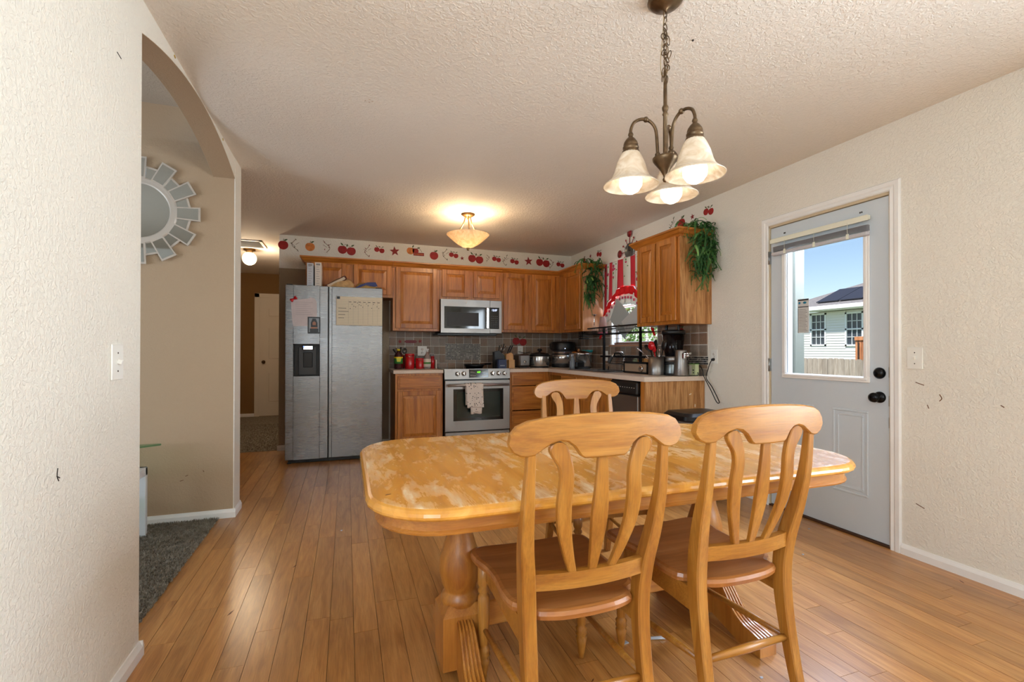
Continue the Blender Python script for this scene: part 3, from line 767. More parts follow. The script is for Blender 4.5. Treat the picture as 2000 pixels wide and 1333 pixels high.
# sink and faucet
s = thing('kitchen_sink', 'stainless double-bowl sink set in the counter below the window', 'sink', (sx0, sy0, .914))
w_, l_ = sx1-sx0, sy1-sy0
m = MB(); m.box(-.012, .03, -.012, l_+.012, 0, .006, .002).box(w_-.09, w_+.012, -.012, l_+.012, 0, .006, .002).box(.03, w_-.09, -.012, .03, 0, .006, .002).box(.03, w_-.09, l_-.03, l_+.012, 0, .006, .002).box(.03, w_-.09, l_/2-.015, l_/2+.015, 0, .006, .002); m.build('rim', STEEL, s)
for y0, y1 in ((.03, l_/2-.015), (l_/2+.015, l_-.03)):
    b_ = MB(); z = -.17; x0, x1 = .03, w_-.09; b_.box(x0, x1, y0, y1, z, z+.003).box(x0, x0+.002, y0, y1, z, 0).box(x1-.002, x1, y0, y1, z, 0).box(x0, x1, y0, y0+.002, z, 0).box(x0, x1, y1-.002, y1, z, 0); b_.build('basin', STEEL, s)
f = thing('faucet', 'arched pull-down chrome faucet behind the sink', 'faucet', (2.80, 4.36, .920))
MB().lathe([(.03, 0), (.028, .01), (.02, .02), (.018, .1), (.016, .11)], n=16).build('base', CHROME, f)
MB().tube(catmull([(0, 0, .1), (0, 0, .17), (-.04, .01, .195), (-.10, .02, .18), (-.14, .03, .13)], 4), .011, 8).build('spout', CHROME, f)
MB().tube([(-.13, .027, .15), (-.165, .035, .085)], [.015, .019], 10).build('spray_head', DKG, f)
MB().tube([(0, -.02, .06), (-.02, -.10, .02)], [.012, .02], 8).build('handle', CHROME, f)

# ------------------------------------------------------------------ refrigerator
r = thing('refrigerator', 'tall stainless side-by-side refrigerator with water dispenser', 'refrigerator', (-.575, 5.13, 0))
FW = .932; SPL = .402
MB().box(.006, FW-.006, .075, .41, .03, 1.765, .004).box(.006, FW-.006, .41, .74, .03, 1.72, .004).build('body', plain('fridge_side_grey', (120, 122, 124), .45), r)
m = MB(); z0, z1 = .042, 1.782; hx0, hx1, hz0, hz1 = .078, .318, .872, 1.196
m.box(.002, hx0, 0, .07, z0, z1, .004).box(hx1, SPL-.004, 0, .07, z0, z1, .004).box(hx0, hx1, 0, .07, z0, hz0).box(hx0, hx1, 0, .07, hz1, z1)
fd = m.build('freezer_door', STEELZ, r)
MB().box(SPL+.006, SPL+.03, .018, .07, z0, z1).box(SPL+.03, FW, 0, .07, z0, z1, .004).build('fridge_door', STEELZ, r)
MB().box(SPL-.006, SPL+.008, .03, .075, z0, z1).build('door_gap', BLK, r)
m = MB(); m.box(hx0, hx1, .055, .068, hz0, hz1).box(hx0, hx0+.006, 0, .06, hz0, hz1).box(hx1-.006, hx1, 0, .06, hz0, hz1).box(hx0, hx1, 0, .06, hz1-.006, hz1).box(hx0, hx1, 0, .06, hz0, hz0+.006)
dp = m.build('dispenser', BLK, r)
MB().box(hx0+.045, hx1-.03, .02, .056, hz0+.012, hz1-.03, .004).build('backplate', DKG, dp)
MB().box(hx0+.09, hx1-.065, .008, .022, .96, 1.11, .004).build('paddle', BLK, dp)
MB().box(hx0+.08, hx1-.055, -.0, .03, 1.13, 1.185, .01).build('spout_housing', CHROME, dp)
MB().box(hx0+.088, hx0+.10, -.002, 0, 1.165, 1.172).build('indicator', plain('blue_led', (60, 110, 255), .4, emit=(60, 110, 255), estr=2), dp)
MB().box(.03, FW-.02, .03, .07, .006, .040).build('toe_grille', BLK, r)
for x_ in (.04, FW-.04): MB().box(x_-.02, x_+.02, .03, .08, 0, .006).build('foot', BLK, r)
for x_ in (.01, FW-.07): MB().box(x_, x_+.06, .01, .09, 1.782, 1.792, .003).build('hinge_cover', DKG, r)

def fr_item(name, label, cat, x, z): return thing(name, label, cat, (x, 5.1285, z))
INK = plain('ink_grey', (110, 104, 100), .8)
c = fr_item('wall_chart', 'large printed chore chart on the right refrigerator door', 'chart', -.099, 1.39)
MB().box(0, .452, -.001, .001, 0, .295).build('sheet', plain('cream_paper', (228, 216, 190), .6), c)
m = MB()
for k in range(16): m.box(.006, .446, -.0014, -.001, .012+k*.0165, .0130+k*.0165)
for k in range(7): m.box(.115+k*.048, .1158+k*.048, -.0014, -.001, .012, .26)
m.build('grid_lines', INK, c)
m = MB()
for k in range(7): m.box(.12+k*.047, .145+k*.047, -.0016, -.001, .238, .244)
for k, l_ in enumerate((.07, .09, .06, .05)):
    x_ = .02
    while x_ < .02+l_: m.box(x_, x_+.008, -.0016, -.001, .172-k*.033, .178-k*.033); x_ += .011
for k in range(14): m.box(.13+(k*53 % 300)/1000, .137+(k*53 % 300)/1000, -.0016, -.001, .17+(k*17 % 60)/1000, .177+(k*17 % 60)/1000)
m.build('writing', plain('ink_dark', (70, 66, 66), .8), c)
MB().box(.004, .034, -.0022, -.001, .268, .294, .0005).build('badge_print', plain('badge_dark', (70, 78, 88), .6), c)
m = MB(); m.box(-.004, .456, -.0012, -.0008, -.004, 0).box(-.004, 0, -.0012, -.0008, 0, .295).box(.452, .456, -.0012, -.0008, 0, .295).build('dark_edge', INK, c)
p = fr_item('paper_note', 'crumpled pale handwritten note on the left refrigerator door', 'note', -.520, 1.37)
m = MB(); m.prism([(.02, 0), (.232, .01), (.240, .03), (.236, .25), (.215, .285), (.18, .292), (.15, .28), (.02, .262), (.0, .24), (.004, .16), (.012, .05)], -.0012, .0, 'y'); m.build('sheet', plain('pinkish_paper', (214, 204, 204), .7, var=.05, vs=14), p)
m = MB()
for k in range(7): m.box(.04, .2-.02*(k % 3), -.0016, -.001, .12+k*.02, .1225+k*.02)
m.build('writing', plain('faint_ink', (172, 164, 170), .8), p)
q = fr_item('photo_card', 'small dark portrait photograph over the note\'s lower corner', 'photo', -.368, 1.30)
MB().box(0, .118, -.003, -.0014, 0, .168).build('card', plain('photo_black', (26, 28, 34), .25), q)
MB().box(.012, .106, -.0034, -.003, .014, .156).build('print_background', plain('photo_pale', (150, 158, 166), .3), q)
m = MB(); m.prism([(.03, .06), (.03, .11), (.045, .15), (.075, .15), (.09, .11), (.092, .06)], -.0038, -.0034, 'y').box(.02, .10, -.0038, -.0034, .014, .05); m.build('dark_shape', plain('photo_black', (26, 28, 34), .25), q)
m = MB().prism([(.045, .085), (.075, .085), (.078, .11), (.06, .125), (.044, .11)], -.0042, -.0038, 'y').box(.03, .09, -.0042, -.0038, .05, .066); m.build('skin_tone_shape', plain('photo_skin', (170, 120, 96), .4), q)
g = fr_item('fridge_magnet', 'small red spool-shaped magnet above the note', 'magnet', -.495, 1.64)
MB().lathe([(.018, -.032), (.018, -.018), (.009, -.008), (.009, .008), (.018, .018), (.018, .032)], n=12, mat=Matrix.Translation((0, -.018, 0)) @ Matrix.Rotation(.9, 4, 'Y')).build('spool', plain('red_plastic', (200, 24, 30), .35), g)

# things on top of the refrigerator
for i, (x_, hgt, c_, lb) in enumerate(((-.385, .262, (196, 200, 208), 'bluish white thick binder at the left end of the refrigerator top'), (-.310, .272, (224, 214, 204), 'cream white thick binder beside the bluish one on the refrigerator'))):
    b_ = thing('binder', lb, 'binder', (x_, 5.24, 1.7665), group='binders on top of the refrigerator')
    CV = plain('binder_cover_%s' % ('blue', 'cream')[i], c_, .5)
    MB().box(0, .004, 0, .25, .0, hgt, .001).box(.058, .062, 0, .25, 0, hgt, .001).box(.003, .059, 0, .004, 0, hgt, .001).build('cover', CV, b_)
    MB().box(.006, .056, .006, .245, .006, hgt-.008).build('pages', PAPER, b_)
    m = MB()
    for k in range(9): m.box(.014, .048-.006*(k % 3), -.0008, 0, .03+k*.024, .034+k*.024)
    m.box(.012, .05, -.0008, 0, hgt-.03, hgt-.012); m.build('spine_print', plain('faded_print', (150, 146, 146), .7), b_)
SNK = plain('bread_bag', (196, 160, 112), .35, var=.2, vs=30)
def lump(name, label, cat, loc, sc, mat, seed, rz=0):
    rnd = random.Random(seed); r_ = thing(name, label, cat, loc, rz); m = MB(); n, h_ = 18, 8; vs = []; fs = []
    for i in range(h_+1):
        t = PI/2*i/h_
        for k in range(n):
            a = 2*PI*k/n; w2 = 1+.13*math.sin(3*a+seed)+.09*rnd.uniform(-1, 1)*math.cos(t)
            vs.append((sc[0]*math.cos(a)*math.cos(t)**.7*w2, sc[1]*math.sin(a)*math.cos(t)**.7*w2, sc[2]*math.sin(t)*(1+.10*rnd.uniform(-1, 1))))
    for i in range(h_):
        for k in range(n): k2 = (k+1) % n; fs.append((i*n+k, i*n+k2, (i+1)*n+k2, (i+1)*n+k))
    fs.append(tuple(range(n))[::-1]); m.add(vs, fs, True); m.build('bag_body', mat, r_); return r_
lump('bread_bag', 'tan bag of bread lying on the refrigerator', 'bag', (-.045, 5.33, 1.7665), (.13, .10, .125), SNK, 3)
pk_ = thing('food_packet', 'slanting dark red food packet leaning on the bread bag', 'packet', (-.20, 5.26, 1.7665))
RT = Matrix.Rotation(-.52, 4, 'Y')
MB().box(0, .24, 0, .03, 0, .045, .01, mat=RT @ Matrix.Translation((0, 0, .0))).build('wrapper', plain('maroon_pack', (96, 52, 40), .4), pk_)
MB().box(.03, .22, -.001, .0, .008, .036, mat=RT).build('pale_label', plain('pack_label', (206, 186, 160), .5), pk_)
p2 = lump('snack_bag', 'crumpled blue and gold snack bag at the right of the refrigerator top', 'bag', (.19, 5.30, 1.7665), (.13, .09, .085), plain('snack_gold', (196, 158, 96), .3, var=.3, vs=20), 8)
MB().prism([(-.11, .02), (-.06, .055), (.02, .085), (.10, .09), (.12, .05), (.09, .04), (.0, .055), (-.06, .03)], -.095, -.085, 'y').build('blue_print', plain('snack_blue', (40, 48, 110), .3), p2)

# ------------------------------------------------------------------ microwave
r = thing('microwave', 'stainless over-the-range microwave under the short oak cabinet', 'microwave', (1.0425, 5.485, 1.336))
MB().box(.004, .746, .03, .39, 0, .402).build('body', plain('microwave_shell', (40, 41, 42), .5), r)
m = MB()
wall_holes(m, 0, .598, .006, .402, [(.040, .545, .058, .318)], 0, .03, 'y'); dr = m.build('door', STEEL, r)
MB().box(.600, .7505, 0, .03, .006, .402, .003).build('control_panel', STEEL, r)
MB().box(.040, .545, .006, .012, .058, .318).build('window', BLKG, dr)
MB().box(.075, .46, .004, .006, .088, .250).build('mesh_screen', plain('microwave_mesh', (44, 45, 47), .5), dr)
MB().box(.548, .583, -.022, -.008, .06, .316, .006).box(.556, .575, -.01, .002, .08, .10).box(.556, .575, -.01, .002, .28, .30).build('handle', CHROME, dr)
MB().box(.594, .716, -.002, .0, .058, .318).build('keypad', BLKG, r)
text('clock_digits', '12:57', .032, plain('white_led', (210, 220, 255), .5, emit=(200, 215, 255), estr=2.5), r, (.655, -.003, .285), (PI/2, 0, 0))
m = MB(); 
for i in range(4):
    for j in range(6): m.box(.618+i*.022, .63+i*.022, -.0025, -.002, .078+j*.026, .084+j*.026)
m.build('key_print', plain('key_print', (90, 98, 108), .5), r)
MB().lathe([(.011, 0), (.011, .002)], n=3, mat=Matrix.Translation((.305, 0, .365)) @ Matrix.Rotation(PI/2, 4, 'X')).build('emblem', plain('emblem', (226, 222, 220), .3, .5), dr)
MB().box(-.03, .70, .05, .38, -.022, 0, .004).build('vent_underside', BLK, r)

# ------------------------------------------------------------------ range
r = thing('range', 'stainless slide-in electric range with black glass oven window', 'range', (1.034, 5.225, 0))
W_ = .772
MB().box(.006, W_-.006, .03, .64, .03, .905).build('body', BLK, r)
for x_ in (.05, W_-.05):
    for y_ in (.08, .6): MB().lathe([(.018, 0), (.018, .03)], (x_, y_, 0), 10).build('foot', BLK, r)
MB().box(-.008, W_+.008, .02, .655, .905, .921, .004).build('cooktop', BLKG, r)
m = MB().prism([(-.012, .808), (.03, .808), (.03, .922), (.004, .922)], 0, W_, 'x'); cp = m.build('control_panel', STEEL, r)
tilt = math.atan2(.016, .114)
TP = Matrix.Translation((0, -.012, .808)) @ Matrix.Rotation(-tilt, 4, 'X')
MB().box(.282, .510, -.003, 0, .014, .108, .001, mat=TP).build('display', BLKG, cp)
tx = text('clock_digits', '4:57', .024, plain('green_led', (120, 255, 40), .5, emit=(110, 255, 30), estr=3), r, (.396, -.016+.0, .808+.078), (PI/2-tilt, 0, 0))
tx.location = tuple(TP @ Vector((.396, -.005, .075)))
m = MB()
for i in range(4):
    for s_ in (-1, 1):
        for zz in (.035, .074): m.box(.396+s_*(.045+i*.016)-.005, .396+s_*(.045+i*.016)+.005, -.004, -.003, zz, zz+.005, mat=TP)
m.build('button_print', PAPER, cp)
for x_ in (.148, .220, .562, .634, .704):
    MB().lathe([(.0265, 0), (.0265, .004), (.021, .008), (.019, .030), (.016, .033), (0, .033)], n=20, mat=TP @ Matrix.Translation((x_, 0, .060)) @ Matrix.Rotation(PI/2, 4, 'X')).box(-.004, .004, -.018, .018, .033, .037, mat=TP @ Matrix.Translation((x_, 0, .060)) @ Matrix.Rotation(PI/2, 4, 'X')).build('knob', CHROME, r)
m = MB(); wall_holes(m, .006, W_-.006, .222, .79, [(.098, .688, .335, .695)], -.02, .026, 'y'); od = m.build('oven_door', STEEL, r)
MB().box(.098, .688, -.012, -.004, .335, .695).build('window', BLKG, od)
MB().box(.14, .65, -.0125, -.012, .37, .66).build('inner_window', plain('oven_glass', (30, 44, 40), .08), od)
m = MB(); 
for i in range(8): m.box(.355+i*.009, .361+i*.009, -.013, -.0124, .345, .352)
m.build('logo_print', plain('logo_grey', (90, 92, 94), .5), od)
MB().tube([(.03, -.062, .742), (W_-.03, -.062, .742)], .0165, 12).box(.035, .06, -.062, -.02, .733, .751).box(W_-.06, W_-.035, -.062, -.02, .733, .751).build('handle', SATIN, od)
MB().box(.006, W_-.006, -.018, .026, .05, .212, .006).build('drawer', STEEL, r)
# skillet
k = thing('skillet', 'black skillet standing on the glass cooktop', 'pan', (1.45, 5.50, .921))
MB().lathe([(.0, .003), (.095, .003), (.098, 0), (.125, .045), (.128, .046), (.10, .006), (0, .006)], n=28, cap=False).lathe([(0, 0), (.1, 0)], n=28, cap=False).build('pan_body', BLK, k)
MB().tube([(.11, .06, .035), (.17, .10, .045), (.25, .15, .045)], [.012, .009, .012], 8).build('handle', BLK, k)
# towel with a starry print, folded over the oven handle
m_, nt, b = new_mat('star_print_cloth'); co = coord(nt)
vo = nt.nodes.new('ShaderNodeTexVoronoi'); vo.inputs['Scale'].default_value = 42; mp = nt.nodes.new('ShaderNodeMapping'); mp.inputs['Scale'].default_value = (1, .02, 1)
nt.links.new(co, mp.inputs[0]); nt.links.new(mp.outputs[0], vo.inputs['Vector'])
rr = ramp(nt, vo.outputs['Distance'], [(.20, lin((52, 50, 56))), (.27, lin((232, 222, 212)))]); nt.links.new(rr.outputs[0], b.inputs['Base Color']); setp(b, Roughness=.9)
t = thing('kitchen_towel', 'white towel with dark star print over the oven door handle', 'towel', (1.358, 5.16, .742))
def cloth(parent, name, mat, path, w_, n=14, amp=.006, taper=None, th=.003):
    vs = []; fs = []; M_ = len(path)
    for j, (y, z) in enumerate(path):
        for i in range(n+1):
            u = i/n-.5; tw = taper(j/(M_-1)) if taper else (0, 1)
            vs.append((tw[0]+u*w_*tw[1], y-amp*math.sin(u*17+j*.3)*min(1, j/6)-(.001), z+.004*math.sin(u*9+2)*(j/(M_-1))**2))
    for j in range(M_-1):
        for i in range(n): a = j*(n+1)+i; fs.append((a, a+1, a+n+2, a+n+1))
    o = MB().add(vs, fs, True).build(name, mat, parent); so = o.modifiers.new('thick', 'SOLIDIFY'); so.thickness = th; so.offset = 1; return o
cloth(t, 'front_fold', m_, [(-.004+.0, .022), (-.017, .016), (-.024, 0)]+[(-.024-.0006*i, -.018*i) for i in range(1, 15)], .205, taper=lambda u: (.0+.012*u, 1-.08*u))
cloth(t, 'back_fold', m_, [(.0, .022), (.017, .014), (.024, 0)]+[(.028-.002*i, -.02*i) for i in range(1, 12)], .19)
cloth(t, 'lower_fold', m_, [(-.02, -.2), (-.024, -.24), (-.024, -.28), (-.022, -.322)], .14, taper=lambda u: (.022, 1-.1*u))

# ------------------------------------------------------------------ dishwasher
r = thing('dishwasher', 'stainless dishwasher with black control strip under the counter', 'dishwasher', (2.33, 3.812, 0), -PI/2)
MB().box(.006, .426, .03, .58, .05, .868).build('body', BLK, r)
MB().box(.004, .426, -.022, .03, .11, .745, .004).build('door', STEEL, r)
MB().box(.004, .426, -.03, .03, .755, .868, .012).build('control_strip', BLK, r)
m = MB()
for i in range(9): m.box(.10+i*.035, .112+i*.035, -.0312, -.030, .812, .816)
m.build('button_print', PAPER, r)
MB().box(.02, .41, .05, .07, 0, .10).build('toe_kick', BLK, r)

# ------------------------------------------------------------------ things on the counters
CT = .9145
def lz(parent, name, prof, mat, c=(0, 0, 0), n=24): return MB().lathe(prof, c, n).build(name, mat, parent)
# left counter
j = thing('juice_jug', 'dark juice bottle with yellow and green label on the left counter', 'bottle', (.575, 5.66, CT))
JU = plain('dark_red_juice', (62, 18, 22), .12, coat=.5)
lz(j, 'bottle', [(.0, 0), (.046, 0), (.05, .01), (.05, .14), (.046, .165), (.036, .185), (.02, .20), (.017, .215)], JU)
lz(j, 'label', [(.0505, .062), (.0505, .135)], plain('label_green', (60, 140, 60), .5)); lz(j, 'label_band', [(.0509, .126), (.0509, .142)], plain('label_yellow', (236, 206, 40), .5))
MB().prism([(-.022, .085), (.018, .085), (.03, .128), (-.028, .128)], -.053, -.0512, 'y').build('label_patch', plain('label_lime', (206, 206, 60), .5), j)
lz(j, 'cap', [(.02, .212), (.02, .232), (.0, .233)], plain('label_yellow', (236, 206, 40), .5))
u = thing('utensil_jar', 'dark red jar of black utensils behind the juice bottle', 'jar', (.60, 5.76, CT))
lz(u, 'jar', [(0, 0), (.055, 0), (.06, .02), (.06, .15), (.055, .16), (.05, .16), (.05, .02)], plain('dark_red_jar', (130, 22, 28), .3))
for k, (dx, dz, l_) in enumerate(((-.06, .06, .10), (-.035, .075, .09), (.01, .085, .08), (.05, .07, .06))):
    MB().tube([(0, 0, .10), (dx*.6, 0, .17), (dx*1.3, -.01, .17+dz)], [.005, .006, .011], 8).build('utensil', (BLK, CHROME)[k % 2], u)
MB().tube([(.055+.022*math.cos(a*.5), -.03, .215+.03*math.sin(a*.5)) for a in range(13)], .006, 6, closed=False).build('ring_handle', BLK, u)
def canister(x, y, r_, h_, label, clasp=True):
    c = thing('canister', label, 'canister', (x, y, CT), group='red canisters on the left counter')
    lz(c, 'body', [(0, 0), (r_*.96, 0), (r_, .006), (r_, h_*.8), (r_*.95, h_*.82)], RED, n=28)
    lz(c, 'lid', [(r_*.93, h_*.83), (r_*1.02, h_*.85), (r_*1.02, h_*.97), (r_*.95, h_), (0, h_)], RED, n=28)
    if clasp:
        MB().tube([(-r_*.5, -r_*.93, h_*.93), (-r_*.3, -r_*1.06, h_*.80), (r_*.3, -r_*1.06, h_*.80), (r_*.5, -r_*.93, h_*.93)], .002, 6).build('wire_clasp', CHROME, c)
        lz(c, 'ring', [(r_*1.01, h_*.80), (r_*1.01, h_*.83)], plain('seal_ring', (150, 20, 26), .5), n=28)
canister(.705, 5.66, .055, .178, 'tall red lidded canister on the left counter')
canister(.822, 5.645, .05, .125, 'short red lidded canister beside the tall one')
v = thing('vinegar_bottle', 'clear spray bottle with white label beside the short red canister', 'bottle', (.905, 5.62, CT))
lz(v, 'bottle', [(0, 0), (.042, 0), (.044, .01), (.044, .12), (.03, .16), (.014, .185), (.014, .20)], plain('clear_bottle', (214, 196, 190), .08, trans=.6, coat=.3), n=20)
lz(v, 'label', [(.0445, .025), (.0445, .118)], PAPER, n=20); lz(v, 'label_band', [(.0449, .058), (.0449, .078)], plain('label_green', (60, 140, 60), .5), n=20)
MB().lathe([(.015, .20), (.013, .22)], n=12).box(-.02, .02, -.008, .008, .22, .238, .004).build('spray_head', WHITE, v)
c = thing('spice_bottle', 'slim red bottle at the right end of the left counter', 'bottle', (.975, 5.66, CT))
lz(c, 'bottle', [(0, 0), (.026, 0), (.027, .1), (.02, .12), (.02, .125)], RED, n=16); lz(c, 'cap', [(.022, .125), (.022, .15), (0, .15)], plain('label_red', (170, 16, 24), .4), n=16)
o = tag(MB().box(0, .012, 0, .12, 0, .105, .002).build('white_card', PAPER), 'thin white card standing at the left counter end', 'card'); o.location = (1.008, 5.62, CT)

def outlet(name, label, cat, loc, rz, kind='outlet', w_=.073, h_=.118, switches=1, parent=None):
    o = thing(name, label, cat, loc, rz); PL_ = plain('outlet_plate', (240, 238, 230), .35)
    MB().box(-w_/2, w_/2, -.006, 0, -h_/2, h_/2, .002).build('plate', PL_, o)
    if kind == 'outlet':
        for z in (-.022, .022):
            q = MB().lathe([(.016, 0), (.016, .002)], n=16, mat=Matrix.Translation((0, -.006, z)) @ Matrix.Rotation(PI/2, 4, 'X') @ Matrix.Diagonal((1, .85, 1, 1))).build('socket', PL_, o)
            MB().box(-.008, -.006, -.0088, -.008, z-.004, z+.004).box(.006, .008, -.0088, -.008, z-.004, z+.004).build('slot', SCD, q)
    else:
        MB().box(-.006, .006, -.018, -.004, -.004, .012, .002, mat=Matrix.Rotation(.3, 4, 'X')).build('toggle', PL_, o)
    for z in ((0,) if kind == 'outlet' else (-.03, .03)): MB().lathe([(.003, 0), (.003, .001)], n=8, mat=Matrix.Translation((0, -.006, z)) @ Matrix.Rotation(PI/2, 4, 'X')).build('screw', SCD, o)
    return o
outlet('wall_outlet', 'white outlet on the tiles behind the vinegar bottle', 'outlet', (.885, YB-.009, 1.125), 0, w_=.115)
outlet('wall_outlet', 'white outlet on the tiles above the toaster', 'outlet', (2.180, YB-.009, 1.135), 0)
ox = outlet('wall_outlet', 'white outlet on the bare right wall past the tiles, black plug in it', 'outlet', (XR, 3.19, 1.082), -PI/2)
outlet('wall_outlet', 'small tan outlet on the tiles behind the sink-side pot', 'outlet', (XR-.009, 4.93, 1.07), -PI/2, w_=.07)
outlet('light_switch', 'white light switch right of the exterior door', 'light switch', (XR, 1.701, 1.094), -PI/2, 'switch', .075)
outlet('light_switch', 'white light switch on the near left wall', 'light switch', (XL, 1.905, 1.093), PI/2, 'switch', .082)

# right of the range
k = thing('knife_block', 'black knife block with black handled knives right of the range', 'knife block', (1.80, 5.62, CT))
MB().prism([(-.07, 0), (.07, 0), (.075, .14), (-.01, .215), (-.07, .20)], -.045, .045, 'y').build('block', BLK, k)
for i, (dx, l_) in enumerate(((.0, .10), (.03, .11), (.055, .08), (-.02, .09))):
    MB().tube([(.01+dx*.7, -.02+.012*i, .19), (.035+dx, -.02+.012*i, .19+l_)], [.009, .011], 8, flat=.6).build('knife_handle', BLK if i % 2 else CHROME, k)
o = tag(MB().box(-.055, .055, -.03, .03, 0, .112, .006).build('navy_box', plain('navy_box', (28, 44, 84), .4)), 'small navy box in front of the black knife block', 'box'); o.location = (1.79, 5.47, CT)
m = MB()
for i in range(5): m.box(-.03+i*.012, -.021+i*.012, -.0308, -.03, .03, .038)
m.build('box_print', plain('pale_print', (200, 206, 220), .5), o)
k = thing('wooden_knife_block', 'light wooden knife block with black handles beside the black one', 'knife block', (1.925, 5.52, CT))
LW = wood('light_block_wood', (186, 132, 70), (206, 154, 90), (220, 172, 110), 'z', 2, .4, .1, .05)
MB().box(-.045, .035, -.05, .0, 0, .105, .004).prism([(-.06, 0), (.03, 0), (.03, .17), (.0, .195), (-.06, .17)], .0, .09, 'y').build('block', LW, k)
for i, dx in enumerate((-.04, -.015)): MB().tube([(dx, .03, .12), (dx+.01, .02, .21), (dx+.04, .01, .28)], [.01, .011, .012], 8, flat=.6).build('knife_handle', BLK, k)
# toaster
k = thing('toaster', 'chrome toaster with one round dial beside the wooden knife block', 'toaster', (2.125, 5.67, CT))
MB().box(-.075, .075, -.11, .11, .012, .172, .02).build('body', STEEL, k)
MB().box(-.045, -.02, -.08, .08, .171, .1725).box(.02, .045, -.08, .08, .171, .1725).build('bread_slot', BLK, k)
MB().lathe([(.019, 0), (.016, .014), (0, .014)], n=16, mat=Matrix.Translation((0, -.11, .075)) @ Matrix.Rotation(PI/2, 4, 'X')).build('dial', CHROME, k)
MB().box(-.06, .06, -.1, .1, 0, .012).build('base', BLK, k)
MB().tube(catmull([(-.0, .12, .20), (.03, .15, .2), (.1, .13, .185), (.16, .1, .2)], 3), .004, 6).build('power_cord', BLK, k)
# slow cooker
k = thing('slow_cooker', 'round stainless slow cooker with black lid knob', 'slow cooker', (2.36, 5.64, CT))
lz(k, 'body', [(.12, .012), (.128, .03), (.130, .14), (.128, .148)], POT, n=32); lz(k, 'base', [(0, 0), (.122, 0), (.124, .014)], BLK, n=32)
lz(k, 'rim', [(.128, .146), (.138, .152), (.138, .162), (.125, .166)], BLK, n=32); lz(k, 'lid', [(.126, .164), (.11, .182), (.05, .196), (0, .198)], TINT, n=32)
lz(k, 'lid_knob', [(.012, .196), (.012, .208), (.03, .215), (.03, .235), (.02, .242), (0, .243)], BLK, n=16)
for s_ in (-1, 1): MB().box(s_*.128-.014, s_*.128+.014, -.045, .045, .085, .125, .008).build('handle', BLK, k)
MB().lathe([(.016, 0), (.014, .014), (0, .014)], n=14, mat=Matrix.Translation((.07, -.112, .045)) @ Matrix.Rotation(PI/2, 4, 'X')).build('control_knob', BLK, k)
# air fryer / pressure cooker
k = thing('pressure_cooker', 'large black and steel air fryer cooker in the counter corner', 'cooker', (2.68, 5.60, CT))
lz(k, 'base', [(0, 0), (.15, 0), (.155, .035)], BLK, n=36); lz(k, 'body', [(.15, .035), (.15, .22)], POT, n=36)
lz(k, 'band', [(.153, .165), (.156, .17), (.156, .176), (.153, .18)], BLK, n=36)
lz(k, 'lid', [(.156, .218), (.158, .225), (.158, .305), (.150, .328), (.11, .336), (0, .338)], BLK, n=36)
MB().box(-.14, .14, .0, .16, .22, .332, .03).build('hinge_housing', BLK, k)
MB().tube([(.02, -.135, .25), (.06, -.125, .28), (.085, -.11, .315)], [.011, .014, .010], 8).build('lid_handle', plain('warm_metal', (190, 176, 150), .3, .9), k)
MB().ball((-.05, -.155, .245), .006, 8).build('power_light', plain('white_led', (210, 220, 255), .5, emit=(200, 215, 255), estr=2.5), k)
# teal canister + pot cooker by the sink
k = thing('teal_jar', 'teal lidded glass jar behind the second steel cooker', 'jar', (2.80, 5.17, CT))
TQ = plain('teal_lid', (30, 130, 125), .35)
lz(k, 'jar', [(0, 0), (.05, 0), (.052, .16), (.045, .17)], plain('clear_jar', (190, 200, 200), .1, trans=.7), n=20); lz(k, 'lid', [(.055, .165), (.055, .19), (.07, .215), (.07, .225), (0, .226)], TQ, n=20)
k = thing('steel_cooker', 'steel multi cooker with tilted lid and black front panel', 'cooker', (2.62, 5.02, CT))
lz(k, 'body', [(.125, .02), (.125, .175), (.128, .18)], POT, n=32); lz(k, 'base', [(0, 0), (.12, 0), (.127, .022)], BLK, n=32)
MB().lathe([(.128, 0), (.12, .018), (.05, .032), (0, .034)], n=32, mat=Matrix.Translation((.01, -.02, .182)) @ Matrix.Rotation(.12, 4, 'X')).build('lid', CHROME, k)
MB().ball((-.02, 0, .225), .016, 10).build('lid_knob', plain('amber_knob', (150, 96, 50), .3), k)
MB().box(-.135, -.112, -.07, .05, .02, .095, .02).box(-.12, -.0, -.132, -.10, .02, .095, .02).build('front_panel', BLK, k)
MB().ball((-.125, -.05, .055), .009, 8, mat=None).build('indicator', plain('warm_metal', (190, 176, 150), .3, .9), k)
# soap bottle
k = thing('soap_bottle', 'clear squeeze bottle with grey oval label at the sink edge', 'bottle', (2.46, 4.905, CT))
MB().lathe([(0, 0), (.034, 0), (.037, .03), (.034, .11), (.02, .14), (.016, .15)], n=18, mat=Matrix.Diagonal((.8, 1, 1, 1))).build('bottle', plain('clear_soap', (150, 156, 162), .1, trans=.5), k)
MB().lathe([(.024, 0), (.024, .002)], n=18, mat=Matrix.Translation((-.030, -.012, .065)) @ Matrix.Rotation(-PI/2-.35, 4, 'Z') @ Matrix.Rotation(PI/2, 4, 'X') @ Matrix.Diagonal((1, 1.5, 1, 1))).build('label', plain('label_silver', (190, 200, 214), .4), k)
lz(k, 'cap', [(.018, .148), (.018, .175), (0, .176)], plain('grey_cap', (150, 152, 156), .4), n=14)
